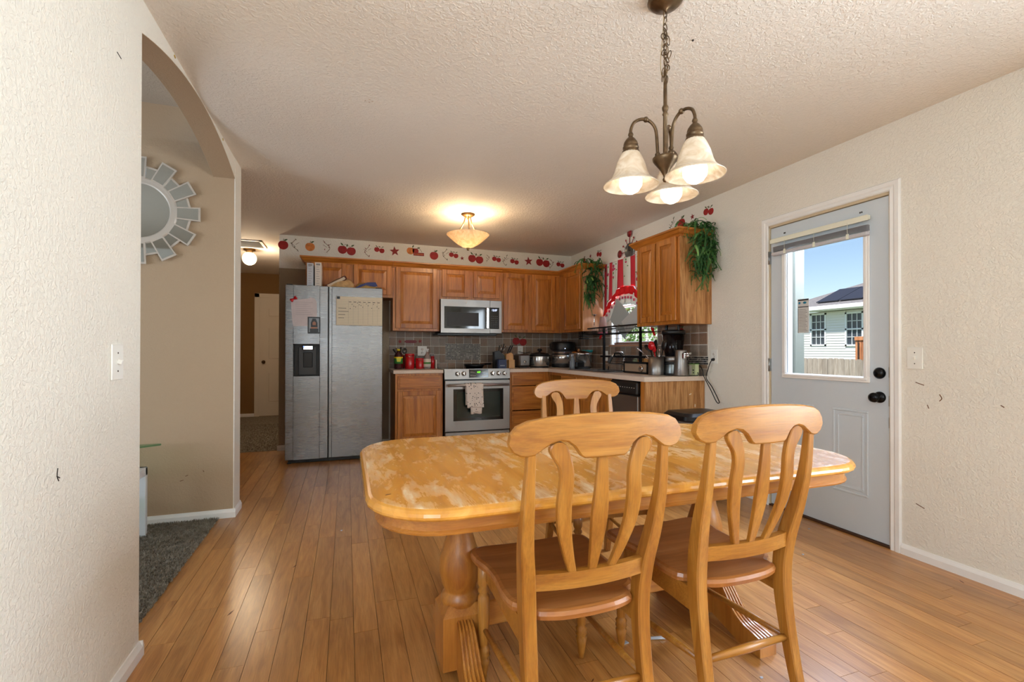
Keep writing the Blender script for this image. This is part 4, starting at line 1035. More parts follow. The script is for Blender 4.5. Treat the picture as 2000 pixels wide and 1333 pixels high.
# dish rack standing over the sink
R_ = thing('dish_rack', 'tall black wire over-sink dish rack in front of the window', 'dish rack', (2.70, 4.05, CT))
m = MB(); Lr = .99
m.box(.0, .022, .56, .58, 0, .485)
MB_posts = m.build('post', BLKM, R_)
MB().box(.0, .022, -.13, -.11, 0, .485).build('far_post', BLKM, R_)
MB().box(-.03, -.012, -.2, Lr, .468, .482).box(.215, .230, -.2, Lr, .468, .482).build('top_rail', BLKM, R_)
m = MB()
for i in range(41): y_ = -.17+i*.028; m.tube([(-.02, y_, .474), (-.01, y_, .405), (.21, y_, .405), (.222, y_, .474)], .0022, 4)
m.tube([(-.022, -.18, .44), (-.022, Lr-.02, .44)], .0025, 4).tube([(-.015, -.18, .41), (-.015, Lr-.02, .41)], .0025, 4)
m.build('top_basket', BLKM, R_, kind='stuff')
MB().box(-.02, -.004, -.22, .60, .145, .165).box(.20, .215, -.22, .60, .145, .165).build('lower_rail', BLKM, R_)
m = MB()
for i in range(26): y_ = -.2+i*.026; m.tube([(-.012, y_, .155), (-.006, y_, .075), (.2, y_, .075), (.208, y_, .155)], .0022, 4)
for z_ in (.13, .105, .08): m.tube([(-.012, -.2, z_), (-.012, .45, z_)], .002, 4)
m.build('lower_basket', BLKM, R_, kind='stuff')
MB().tube(catmull([(-.02, .30, .155), (-.03, .28, .19), (-.03, .18, .19), (-.02, .16, .155)], 4), .008, 6).tube(catmull([(-.02, .50, .15), (-.02, .50, -.0), (-.02, .44, -.005), (-.02, .42, .05)], 4), .005, 6).build('hook_loop', BLKM, R_)
# tablet-like black frame leaning on the rack
k = thing('black_frame', 'black framed tan tray standing behind the counter edge by the sink', 'tray', (2.60, 3.66, CT), 0)
MB().box(0, .014, 0, .40, .0, .018).box(0, .014, 0, .018, 0, .112).box(0, .014, .382, .40, 0, .112).box(0, .014, 0, .40, .094, .112).build('frame', BLK, k)
MB().box(.006, .014, .018, .382, .018, .094).build('tan_panel', plain('tan_panel', (150, 128, 106), .5), k)
MB().lathe([(.032, 0), (.026, .008), (.012, .01), (0, .014)], n=20, mat=Matrix.Translation((.0, .10, .05)) @ RX).build('round_dial', CHROME, k)
# rack contents
GB = plain('grey_board', (176, 184, 182), .4); GB2 = plain('pale_board', (206, 208, 204), .35)
def board(label, loc, hw, hh, ang, mat, tilt=.12):
    t = thing('cutting_board', label, 'board', loc, -PI/2)
    MB().box(-hw, hw, -.005, .005, -hh, hh, .004, mat=Matrix.Rotation(tilt, 4, 'X') @ Matrix.Rotation(ang, 4, 'Y')).build('board', mat, t); return t
board('pale grey diamond-tilted cutting board on the dish rack', (2.79, 4.40, 1.475), .17, .145, .72, GB)
board('second grey board leaning towards the right cabinet on the rack', (2.75, 4.14, 1.44), .17, .075, -.42, GB2, .2)
k = thing('drinking_cup', 'upturned frosted pink tumbler at the left on the dish rack', 'cup', (2.77, 4.745, 1.325))
lz(k, 'cup', [(.055, 0), (.035, .19), (.034, .195), (0, .195)], plain('frosted_pink', (200, 160, 150), .25, trans=.5), n=20); lz(k, 'rim', [(.056, 0), (.0565, .012)], plain('pink_rim', (206, 80, 110), .3), n=20)
k = thing('wine_glass', 'upturned stemmed glass at the left end of the dish rack', 'glass', (2.76, 4.93, 1.325))
CG = glass('clear_glass', (235, 240, 248), .03)
lz(k, 'bowl', [(.03, 0), (.036, .04), (.03, .075), (.012, .1), (.006, .11)], CG, n=18); lz(k, 'stem', [(.006, .108), (.005, .14), (.01, .155), (.005, .17), (.006, .215), (.033, .23), (.034, .234), (0, .234)], CHROME, n=18)
k = thing('utensil_holder', 'small black cutlery basket hooked on the left end of the dish rack', 'basket', (2.70, 5.075, 1.27))
m = MB()
for i in range(5): m.box(-.045, .045, -.045, .045, i*.028, i*.028+.012) if i in (0, 4) else m.box(-.045, -.04, -.045, .045, i*.028, i*.028+.014).box(.04, .045, -.045, .045, i*.028, i*.028+.014).box(-.045, .045, -.045, -.04, i*.028, i*.028+.014)
m.box(-.045, -.04, -.045, -.035, 0, .12).box(-.045, -.04, .035, .045, 0, .12).box(-.045, -.04, -.005, .005, 0, .12); m.build('basket', BLK, k)
MB().tube([(0, -.01, .05), (.005, -.03, .17), (.01, -.045, .235)], [.006, .012, .004], 8, flat=.4).build('spatula', BLK, k)
MB().tube([(-.01, .02, .05), (-.01, .02, .17)], [.012, .02], 8, flat=.5).build('brush_handle', BLK, k)
CUTN = ['shiny spoon on the dish rack nearest the right cabinet', 'bronze spoon on the dish rack, second from the right cabinet', 'shiny spoon on the dish rack, third from the right cabinet', 'bronze spoon on the dish rack, third from the tumbler', 'shiny spoon on the dish rack, second from the tumbler', 'bronze spoon on the dish rack nearest the pink tumbler']
def cutl(i):
    t = thing('cutlery', CUTN[i], 'cutlery', (2.69+.03*(i % 3), 4.23+.045*i, 1.394), random.uniform(-.6, .6), 'cutlery on the dish rack')
    MB().tube([(0, -.08, 0), (0, .03, .006), (.0, .06, .009), (0, .09, .006)], [.006, .005, .013, .006], 6, flat=.35).build('spoon', (CHROME, BRONZE)[i % 2], t)
for i in range(6): cutl(i)
k = thing('bread_loaf', 'orange and green packet lying in the lower dish rack basket', 'packet', (2.76, 3.95, .998))
MB().ball((0, 0, .035), .04, 12, (1, 2.2, .85)).build('packet_body', plain('orange_pack', (190, 130, 60), .4, var=.3, vs=16), k)
MB().ball((0, .13, .03), .032, 10, (1, 1.2, .9)).build('packet_end', plain('pale_green_pack', (160, 170, 130), .4), k)

# utensil crock
k = thing('utensil_crock', 'brushed steel crock full of cooking utensils near the counter end', 'crock', (2.60, 3.530, CT))
lz(k, 'crock', [(0, 0), (.066, 0), (.068, .006), (.068, .165), (.062, .165), (.062, .01)], STEEL, n=28)
UT = [((.0, -.01, .1), (-.02, -.0, .20), (-.04, -.005, .26), 'red_spoon', RED, .034), ((.02, .02, .1), (.04, .07, .22), (.05, .11, .27), 'slotted_spatula', CHROME, .036), ((.0, .03, .1), (.01, .09, .21), (.02, .15, .26), 'ladle', BLK, .038),
      ((.02, -.02, .1), (.04, -.04, .22), (.05, -.05, .29), 'spoon', BLK, .034), ((-.02, .03, .12), (-.03, .14, .19), (-.04, .22, .235), 'whisk_handle', CHROME, .01), ((0, 0, .1), (.02, .03, .24), (.03, .05, .30), 'spoon', BLK, .024), ((.01, -.03, .12), (.0, -.04, .2), (.0, -.045, .225), 'tongs', CHROME, .008)]
for a, b_, c_, nm, mt, rad in UT:
    MB().tube([a, b_], .0055, 6).tube(catmull([b_, tuple((p+q)/2 for p, q in zip(b_, c_)), c_, tuple(q+(q-p)*.3 for p, q in zip(b_, c_))], 3), [.006, rad*.5, rad*.8, rad, rad, rad, rad, rad*.9, rad*.6, .004], 10, flat=.35).build(nm, mt, k)
MB().ball((-.055, -.005, .262), .040, 16, (.6, 1, 1)).build('red_ladle_bowl', RED, k)
MB().ball((.0, .01, .325), .012, 8).build('pale_tip', PAPER, k)
# blender
k = thing('blender', 'black-handled countertop blender with smoky jar beside the steel crock', 'blender', (2.74, 3.475, CT))
lz(k, 'base', [(0, 0), (.085, 0), (.088, .02), (.080, .10), (.078, .11)], plain('dark_steel', (110, 114, 112), .3, .9), n=28)
lz(k, 'foot_ring', [(.088, 0), (.090, .02)], BLK, n=28); lz(k, 'collar', [(.079, .108), (.079, .118), (.083, .12), (.083, .165), (.078, .168)], STEEL, n=28); lz(k, 'seal', [(.082, .098), (.084, .12)], BLK, n=28)
lz(k, 'jar', [(.07, .168), (.08, .22), (.098, .37), (.096, .37), (.078, .22), (.068, .17)], TINT, n=28); lz(k, 'blade_hub', [(.03, .17), (.012, .20), (.01, .36)], plain('smoky_hub', (70, 70, 74), .3), n=12)
lz(k, 'lid', [(.098, .365), (.102, .375), (.102, .395), (.09, .402), (0, .404)], BLK, n=28)
MB().tube(catmull([(-.01, .085, .395), (-.01, .08, .44), (-.01, .05, .462), (-.01, -.05, .462), (-.01, -.08, .44), (-.01, -.085, .395)], 5), .013, 8).build('carry_handle', BLK, k)
# can opener
k = thing('can_opener', 'tall brushed steel electric can opener at the counter end', 'can opener', (2.72, 3.352, CT))
MB().lathe([(0, 0), (.062, 0), (.066, .01), (.056, .12), (.050, .215), (.046, .226), (0, .228)], n=28, mat=Matrix.Diagonal((.9, 1, 1, 1))).build('body', STEEL, k)
MB().box(-.02, .03, -.105, -.03, .185, .205, .006).ball((0, -.09, .175), .014, 8).box(-.03, -.01, -.08, -.05, .15, .20, .004).build('cutter_arm', CHROME, k)
MB().tube([(-.05+.0, -.03+.015*math.cos(a*.52), .05+.009*math.sin(a*.52)) for a in range(13)], .0015, 4).build('oval_print', plain('emblem', (226, 222, 220), .3, .5), k)
# small boxes
k = thing('seasoning_box', 'small pale green and white carton beside the can opener', 'box', (2.862, 3.36, CT))
MB().box(-.02, .02, -.045, .035, 0, .10, .002).build('carton', plain('pale_green_carton', (206, 216, 170), .5), k)
MB().box(-.021, -.02, .0, .03, .01, .09).build('white_side_print', PAPER, k); MB().box(-.0212, -.0205, -.03, -.012, .045, .055).box(-.0212, -.0205, -.03, -.016, .022, .032).build('dark_print', plain('print_black', (60, 60, 62), .8), k)
MB().box(-.022, .022, -.047, .037, .1, .106, .002).build('green_flap', plain('green_flap', (120, 170, 90), .5), k)
# blender cord to the outlet
k = thing('power_cord', 'black appliance cord running from the counter to the right wall outlet', 'cord', (XR-.03, 3.19, 1.0))
MB().tube(catmull([(-.22, .15, -.083), (-.14, .10, -.080), (-.07, .09, -.078), (-.04, .12, -.06), (-.03, .16, -.02), (-.02, .12, .0), (-.02, .085, -.04), (-.022, .07, -.085), (-.01, .0, -.2), (0, -.05, -.29), (.005, -.075, -.30), (.005, -.07, -.275), (.0, .0, -.17), (-.01, .055, -.10), (-.005, .04, -.03), (.0, .02, .03), (.005, .0, .055)], 5), .0038, 6).build('cable', BLK, k)
MB().tube([(.002, .01, .056), (.012, .004, .058), (.026, .0, .060)], [.008, .012, .014], 8).build('plug', BLK, k)

# ------------------------------------------------------------------ curtain over the sink window
c = thing('window_valance', 'red and white striped fruit print valance over the sink window', 'curtain', (XR-.055, 4.46, 0), -PI/2)
HW_ = .50
def zbot(x):
    a = abs(x)
    return 1.84-.02*(a/.16)**2 if a < .16 else (1.82-(a-.16)*.75 if a < .42 else max(1.36, 1.625-(a-.42)*3.6))
CW, CR = plain('floral_white_cloth', (230, 232, 222), .9), plain('red_stripe_cloth', (206, 52, 66), .9)
for mt in (CW, CR, ):
    bs_ = mt.node_tree.nodes['Principled BSDF']
CRB = plain('bright_red_ruffle', (218, 20, 22), .85)
def cloth_strip(name, mat, xa, xb, ztop, zf, y0, parent=c, n=6, rows_=14, amp=.012, fq=34):
    vs = []; fs = []
    for j in range(rows_+1):
        for i in range(n+1):
            x_ = xa+(xb-xa)*i/n; zb_ = zf(x_); z_ = ztop(x_)+(zb_-ztop(x_))*j/rows_
            vs.append((x_*(1+.04*j/rows_), y0-amp*math.sin(x_*fq)*(.4+.6*j/rows_), z_))
    for j in range(rows_):
        for i in range(n): a = j*(n+1)+i; fs.append((a, a+1, a+n+2, a+n+1))
    o = MB().add(vs, fs, True).build(name, mat, parent); so = o.modifiers.new('thick', 'SOLIDIFY'); so.thickness = .0015; return o
edges = [-.50, -.44, -.385, -.315, -.265, -.14, -.05, .10, .19, .31, .37, .44, .50]
cols = [0, 1, 0, 1, 0, 1, 0, 1, 0, 1, 0, 1]
for k in range(12): cloth_strip('stripe_panel', (CW, CR)[cols[k]], edges[k], edges[k+1], lambda x_: 2.15, lambda x_: zbot(x_)+.0, 0, n=5)
cloth_strip('red_ruffle', CRB, -.51, .51, zbot, lambda x_: zbot(x_)-.085-.006*math.sin(x_*60), -.006, n=60, rows_=3, amp=.016, fq=70)
cloth_strip('floral_ruffle', CW, -.42, .42, lambda x_: zbot(x_)-.07, lambda x_: zbot(x_)-.20-.006*math.sin(x_*70), .004, n=60, rows_=4, amp=.012, fq=60)
MB().tube([(-.53, .02, 2.15), (.53, .02, 2.15)], .008, 8).build('curtain_rod', WHITE, c)
PNK, GRL = plain('pink_fruit_print', (214, 70, 110), .8), plain('green_leaf_print', (120, 160, 96), .8)
mp_, mg_ = MB(), MB()
for k in range(46):
    st = random.choice([0, 2, 4, 6, 8, 10]); xx = random.uniform(edges[st]+.012, edges[st+1]-.012); lo = zbot(xx)+.01; zz = random.uniform(lo, 2.13)
    mm_ = (mp_ if k % 3 == 0 else mg_)
    tz = (2.15-zz)/(2.15-zbot(xx)); yy = -.012*math.sin(xx*34)*(.4+.6*tz)-.004
    mm_.lathe([(.018 if k % 3 == 0 else .012, 0), (.018 if k % 3 == 0 else .012, .001)], n=8, mat=Matrix.Translation((xx*(1+.04*tz), yy, zz)) @ Matrix.Rotation(PI/2, 4, 'X') @ Matrix.Diagonal((1, .6+.5*(k % 2), 1, 1)))
for k in range(14):
    xx = -.36+k*.055; mp_.lathe([(.016, 0), (.016, .001)], n=8, mat=Matrix.Translation((xx, -.016, zbot(xx)-.125)) @ Matrix.Rotation(PI/2, 4, 'X'))
mp_.build('fruit_print', PNK, c, kind='stuff'); mg_.build('leaf_print', GRL, c, kind='stuff')

# cutlery shaped wall clock
k = thing('wall_clock', 'dark red and grey cutlery-shaped wall clock above the valance', 'clock', (XR-.012, 4.43, 2.225), -PI/2)
DR = plain('dark_red_metal', (150, 22, 32), .35, coat=.3)
MB().lathe([(.082, 0), (.088, .004), (.088, .012), (.076, .016), (.074, .012), (0, .012)], n=28, mat=Matrix.Rotation(PI/2, 4, 'X')).build('face', plain('clock_grey', (120, 120, 116), .3, .5), k)
MB().box(-.003, .003, -.02, -.017, -.005, .05).box(-.003, .04, -.02, -.017, -.003, .003).build('hands', BLK, k)
for i in range(12):
    a = PI/2+i*PI/6; dx, dz = math.cos(a), math.sin(a); kind = i % 3
    big = i in (0, 3)
    L0 = .205 if big else .165
    m = MB().tube([(dx*.085, -.006, dz*.085), (dx*L0*.8, -.006, dz*L0*.8)], .006 if big else .0045, 6, flat=.5)
    if big: m.lathe([(.040, 0), (.044, .004), (0, .006)], n=18, mat=Matrix.Translation((dx*(L0-.01), -.006, dz*(L0-.01))) @ Matrix.Rotation(PI/2, 4, 'X'))
    else: m.ball((dx*L0*.9, -.006, dz*L0*.9), .016, 8, (1-.3*abs(dz), .3, 1-.3*abs(dx)))
    m.build(('spoon', 'fork', 'knife')[kind], DR, k)

# ------------------------------------------------------------------ hanging ferns
FG = [plain('fern_dark', (40, 84, 38), .6), plain('fern_mid', (66, 114, 54), .6), plain('fern_light', (126, 166, 88), .6)]
def frond_mesh(seed, L_, drop, mat):
    rnd = random.Random(seed); m = MB(); pts = []
    for i in range(9):
        t = i/8; pts.append((L_*t*(1-.45*t*drop), .02*math.sin(t*4+seed), -L_*drop*t*t*.9+.04*math.sin(t*PI)))
    m.tube(pts, [.0022]*9, 3)
    for i in range(1, 9):
        p = Vector(pts[i]); q = Vector(pts[i-1])
        for h_ in (0, .25, .5, .75):
            o = q.lerp(p, h_); ll = (.023*(1-.6*(i+h_)/9))*rnd.uniform(.8, 1.2); d_ = (p-q).normalized()
            for s_ in (-1, 1):
                sd = Vector((0, s_, rnd.uniform(-.35, .2))).normalized()
                tip = o+sd*ll+d_*ll*.45; w_ = d_*.0042
                m.add([tuple(o-w_), tuple(o+sd*ll*.5-w_+d_*ll*.2), tuple(tip), tuple(o+sd*ll*.5+w_*1.5+d_*ll*.2), tuple(o+w_)], [(0, 1, 2, 3, 4)])
    me = m.mesh('frond'); me.materials.append(mat); return me
FR = [frond_mesh(i, .16+.03*(i % 4), (.25, .5, .8, 1.1)[i % 4], FG[(0, 0, 1, 1, 2, 0, 1, 1)[i]]) for i in range(8)]
def fern(label, loc, spread, pts_n, seed):
    rnd = random.Random(seed); f = thing('hanging_fern', label, 'plant', loc)
    for k in range(pts_n):
        o = link('frond', FR[rnd.randrange(8)], f); (x0, x1), (y0, y1), (z0, z1) = spread(rnd, k/pts_n)
        o.location = (rnd.uniform(x0, x1), rnd.uniform(y0, y1), rnd.uniform(z0, z1))
        o.rotation_euler = (rnd.uniform(-.5, .5), rnd.uniform(-.2, .9), rnd.uniform(0, 6.28)); s_ = rnd.uniform(.4, .8); o.scale = (s_, s_, s_)
    m = MB()
    for k in range(5): 
        z1 = spread(rnd, .98)[2][0]; m.tube(catmull([(rnd.uniform(-.04, .06), rnd.uniform(-.02, .05), .03), (rnd.uniform(-.05, .05), -.03, -.06), (rnd.uniform(-.03, .03), -.04, z1*.5), (rnd.uniform(-.03, .03), -.03, z1)], 4), .002, 4)
    m.build('vine_stem', FG[0], f)
    return f
def spR(r, t):
    if t < .25: return (-.14, .16), (-.05, .10), (.0, .07)
    if t < .7: return (-.10, .14), (-.09, -.03), (-.22, .02)
    return (-.08, .10), (-.08, -.03), (-.40, -.18)
fern('bushy green artificial fern hanging off the near right wall cabinet', (2.80, 3.23, 2.155), spR, 300, 3)
def spL(r, t):
    if t < .25: return (-.14, .12), (-.05, .10), (.0, .05)
    if t < .6: return (-.10, .10), (-.06, -.03), (-.26, .0)
    return (-.11, .0), (-.06, -.03), (-.46, -.15)
fern('thinner green artificial fern hanging off the corner wall cabinet', (2.73, 4.915, 2.155), spL, 200, 5)

# ------------------------------------------------------------------ fruit and star wall stickers
AR, AO, LG, BR_, SR = plain('sticker_apple_red', (158, 30, 28), .6, var=.25, vs=26), plain('sticker_apple_orange', (206, 122, 56), .6, var=.3, vs=26), plain('sticker_leaf', (74, 92, 48), .6), plain('sticker_twig', (120, 84, 56), .6), plain('sticker_star', (140, 40, 38), .6, var=.2, vs=40)
def apple_shape(m, cx_, cz_, r_):
    P = []
    for i in range(22):
        a = PI/2+2*PI*i/22; rr_ = r_*(1-.16*math.exp(-((abs(math.sin((a-PI/2)/2)))/.22)**2)); P.append((cx_+rr_*math.cos(a)*1.02, cz_+rr_*math.sin(a)))
    m.prism(P, -.0015, 0, 'y')
def leafs(m, cx_, cz_, r_, a):
    P = [(cx_+math.cos(a)*l_*r_-math.sin(a)*w_*r_, cz_+math.sin(a)*l_*r_+math.cos(a)*w_*r_) for l_, w_ in ((0, 0), (.35, .2), (.7, .16), (1, 0), (.7, -.16), (.35, -.2))]
    m.prism(P, -.0022, -.0006, 'y')
def sticker(kind, a, z, wall, label):
    loc = (a, YB-.0003, z) if wall == 'b' else (XR-.0003, a, z); rz = 0 if wall == 'b' else -PI/2
    s = thing('wall_sticker', label, 'sticker', loc, rz, 'fruit and star stickers along the kitchen wall top' if 'tile' not in label else 'red stickers on the tiles')
    if kind in ('apple', 'apple_y', 'apple_s'):
        r_ = {'apple': .052, 'apple_y': .05, 'apple_s': .036}[kind]
        m = MB(); apple_shape(m, 0, -.005, r_); m.build('apple', AO if kind == 'apple_y' else AR, s)
        m = MB(); leafs(m, .005, r_*.8, r_*.9, .5); m.build('leaf', LG, s); MB().tube([(0, -.002, r_*.7), (.006, -.002, r_*1.25)], .0025, 4).build('stem', BR_, s)
    elif kind in ('apples2', 'apples2s'):
        r_ = .05 if kind == 'apples2' else .030
        for sg, dz in ((-1, .006), (1, -.006)):
            m = MB(); apple_shape(m, sg*r_*.98, dz-.008, r_); m.build('apple', AR, s)
        m = MB(); leafs(m, -r_*.8, r_*.9, r_*.9, 2.3); leafs(m, r_*.9, r_*.8, r_*.9, .5); leafs(m, 0, r_*.6, r_*.8, 1.4); m.build('leaf', LG, s)
        MB().tube([(-r_, -.002, r_*.7), (-r_*.3, -.002, r_*1.25), (r_, -.002, r_*.6)], .002, 4).build('stem', BR_, s)
    elif kind.startswith('vine'):
        k_ = .65 if kind.endswith('s') else 1; ph = a*7
        pts = catmull([(k_*(.03*math.sin(ph+t*5.2)+.02*(t-.5)), -.002, k_*(.07-t*.14)) for t in [i/7 for i in range(8)]], 3)
        MB().tube(pts, .0024, 4).tube([(k_*.01, -.002, .01), (k_*.045, -.002, .035*k_)], .0018, 4).tube([(0, -.002, -.01), (-k_*.04, -.002, .02)], .0018, 4).build('twig', BR_, s)
        m = MB(); [leafs(m, k_*.025*math.sin(ph+i*2), k_*(.06-.035*i), .022*k_, ph+i) for i in range(4)]; m.build('leaf', LG if int(a*10) % 2 else SR, s)
    elif kind.startswith('star'):
        R1 = .062 if kind == 'star' else .028; P = []
        for i in range(10):
            rr_ = R1 if i % 2 == 0 else R1*.42; an = PI/2+.1+i*PI/5; P.append((rr_*math.cos(an), rr_*math.sin(an)))
        m = MB().prism(P, -.0015, 0, 'y'); n0 = len(m.v); m.add([(0, -.004, 0)]+[(x_, -.0015, z_) for x_, z_ in P], [(0, (i+1) % 10+1, i+1) for i in range(10)]); m.build('star', SR, s)
    elif kind == 'basket':
        for cx_, rr_, mt in ((-.06, .045, AO), (.0, .038, AR)):
            m = MB(); apple_shape(m, cx_, 0, rr_); m.build('apple', mt, s)
        MB().box(-.025, .105, -.003, 0, -.055, -.018).build('sign_board', SR, s); MB().box(-.015, .095, -.0034, -.003, -.040, -.034).build('sign_line', AO, s)
        MB().tube(catmull([(.0, -.002, .0), (.03, -.002, .045), (.06, -.002, .02), (.08, -.002, -.01)], 3), .002, 4).build('twig', BR_, s)
        m = MB(); leafs(m, -.04, .04, .04, 1); leafs(m, .02, .035, .04, .3); m.build('leaf', LG, s)
    elif kind == 'plaque':
        MB().box(-.06, .06, -.002, 0, -.018, .018).box(-.075, -.06, -.002, 0, -.010, .010).box(.06, .075, -.002, 0, -.01, .01).build('plaque', plain('tile_plaque', (128, 52, 56), .6), s)
    return s
BS = [('apple', -.68, 2.33, 'red apple sticker at the far left end of the back wall border'), ('vine', -.56, 2.33, 'curly twig sticker right of the leftmost apple'), ('apple_y', -.40, 2.33, 'single orange apple sticker above the refrigerator'),
      ('vine', -.22, 2.34, 'twig sticker between the orange apple and the double apple'), ('apples2', 0, 2.32, 'first large double apple sticker from the left'), ('vine', .23, 2.32, 'twig sticker right of the first double apple'),
      ('apples2s', .37, 2.35, 'small double apple sticker left of the left large star'), ('star', .55, 2.34, 'left large dark red star sticker on the border'), ('basket', .80, 2.36, 'apple sticker with a little red sign board'),
      ('apple', 1.03, 2.325, 'single red apple sticker left of the ceiling light'), ('vine', 1.17, 2.34, 'twig sticker just above the microwave cabinet'), ('apples2s', 1.28, 2.35, 'small tilted double apple beside the tiny star'),
      ('star_s', 1.39, 2.31, 'tiny star sticker left of the large double apple'), ('apples2', 1.57, 2.32, 'large double apple sticker right of the ceiling light'), ('vines', 1.73, 2.33, 'small twig sticker right of the large double apple'),
      ('apples2s', 1.85, 2.335, 'small double apple above the cabinet right of the microwave'), ('vine', 1.97, 2.32, 'twig sticker between two small double apples'), ('apples2s', 2.10, 2.32, 'small double apple left of the right large star'),
      ('star', 2.30, 2.33, 'right large dark red star sticker on the border'), ('apples2', 2.51, 2.33, 'large double apple sticker near the back right corner'), ('vine', 2.63, 2.31, 'twig sticker beside the corner double apple'), ('apples2s', 2.77, 2.32, 'small double apple nearest the back corner')]
for kd, a, z, lb in BS: sticker(kd, a, z, 'b', lb)
for kd, a, z, lb in [('apple_s', 5.51, 2.32, 'small apple sticker on the right wall nearest the corner'), ('star_s', 5.34, 2.34, 'tiny star sticker on the right wall near the corner'), ('apples2s', 5.12, 2.33, 'double apple sticker on the right wall above the left fern'),
      ('vine', 3.74, 2.33, 'twig sticker above the right wall cabinet'), ('apple', 3.61, 2.32, 'oval red apple sticker above the right wall cabinet'), ('star_s', 3.46, 2.34, 'tiny star sticker above the right wall cabinet'), ('apples2s', 3.26, 2.34, 'double apple sticker above the right fern')]: sticker(kd, a, z, 'r', lb)
def on_tiles(kd, a, z, w_, lb):
    s = sticker(kd, a, z, w_, lb)
    if w_ == 'b': s.location.y = YB-.0103
    else: s.location.x = XR-.0103
on_tiles('star_s', .615, 1.24, 'b', 'left small star sticker on the tiles'); on_tiles('plaque', .745, 1.24, 'b', 'dark red plaque sticker on the tiles'); on_tiles('star_s', .857, 1.245, 'b', 'right small star sticker on the tiles')
on_tiles('apples2', 2.17, 1.26, 'b', 'double apple sticker on the tiles above the toaster'); on_tiles('apple_s', 3.60, 1.315, 'r', 'red apple sticker on the tiles behind the blender')

# ------------------------------------------------------------------ lights of the room
SHD = bpy.data.materials.new('alabaster_glass'); SHD.use_nodes = True; nt = SHD.node_tree; b = nt.nodes['Principled BSDF']
co = coord(nt); n1 = noise(nt, co, 14, 3, .6, 2); rr = ramp(nt, n1.outputs[0], [(.35, lin((222, 204, 176))), (.65, lin((244, 234, 218)))])
out = nt.nodes['Material Output']; tr = nt.nodes.new('ShaderNodeBsdfTranslucent'); mx = nt.nodes.new('ShaderNodeMixShader'); mx.inputs[0].default_value = .22
nt.links.new(rr.outputs[0], b.inputs['Base Color']); nt.links.new(rr.outputs[0], tr.inputs[0]); setp(b, Roughness=.25)
nt.links.new(b.outputs[0], mx.inputs[1]); nt.links.new(tr.outputs[0], mx.inputs[2]); nt.links.new(mx.outputs[0], out.inputs[0])
BOWL = SHD.copy(); BOWL.name = 'alabaster_bowl'; [setattr(n_.inputs[0], 'default_value', .62) for n_ in BOWL.node_tree.nodes if n_.type == 'MIX_SHADER']
BULB = plain('lit_bulb', (255, 250, 240), .5, emit=(255, 246, 232), estr=2.3); BULBW = plain('lit_bulb_warm', (255, 230, 180), .5, emit=(255, 214, 150), estr=7)
GOLD = plain('dark_brass', (120, 92, 56), .35, .85, var=.2, vs=30)
HX, HY = 1.113, 1.457
c = thing('chandelier', 'bronze three-arm chandelier with alabaster bell shades and lit bulbs', 'chandelier', (HX, HY, 0))
MB().lathe([(.062, 2.4395), (.064, 2.43), (.052, 2.418), (.03, 2.408), (.008, 2.400), (.006, 2.392), (0, 2.392)][::-1], n=24).build('canopy', BRONZE, c)
MB().lathe([(0, 1.757), (.007, 1.760), (.010, 1.768), (.006, 1.776), (.009, 1.786), (.020, 1.806), (.040, 1.832), (.046, 1.842), (.046, 1.848), (.036, 1.853), (.010, 1.858), (.008, 1.87), (.0075, 2.005), (.011, 2.01), (.007, 2.018), (.011, 2.028), (.012, 2.036), (.007, 2.045), (.0065, 2.17), (.004, 2.18), (0, 2.18)], n=20).build('stem', BRONZE, c)
def link_mesh(m, p, L_, w_, roll, tilt, r_=.0018):
    pts = []
    for i in range(12):
        a = 2*PI*i/12; x_ = w_*math.cos(a); z_ = L_*math.sin(a); pts.append(Vector((x_, 0, z_)))
    M = Matrix.Translation(p) @ Matrix.Rotation(roll, 4, 'Z') @ Matrix.Rotation(tilt, 4, 'X')
    m.tube([M @ q for q in pts], r_, 5, closed=True)
z = 2.385; k = 0
while z > 2.19:
    m = MB(); link_mesh(m, (0, 0, z), .0165, .0075, k*PI/2, .1*math.sin(k)); m.build('chain_link', BRONZE, c); z -= .0255; k += 1
rnd = random.Random(4)
for k in range(14):
    m = MB(); link_mesh(m, (rnd.uniform(-.012, .014), rnd.uniform(-.012, .012), 2.31-.0135*k), .0165, .0075, rnd.uniform(0, 3), rnd.uniform(-.6, .6)); m.build('chain_link', BRONZE, c)
MB().tube(catmull([(-.004, 0, 2.40), (-.008, .004, 2.30), (-.016, .005, 2.22), (-.014, .004, 2.16), (-.004, 0, 2.155)], 5), .0016, 5).build('wire', plain('gold_wire', (170, 150, 110), .4, .4), c)
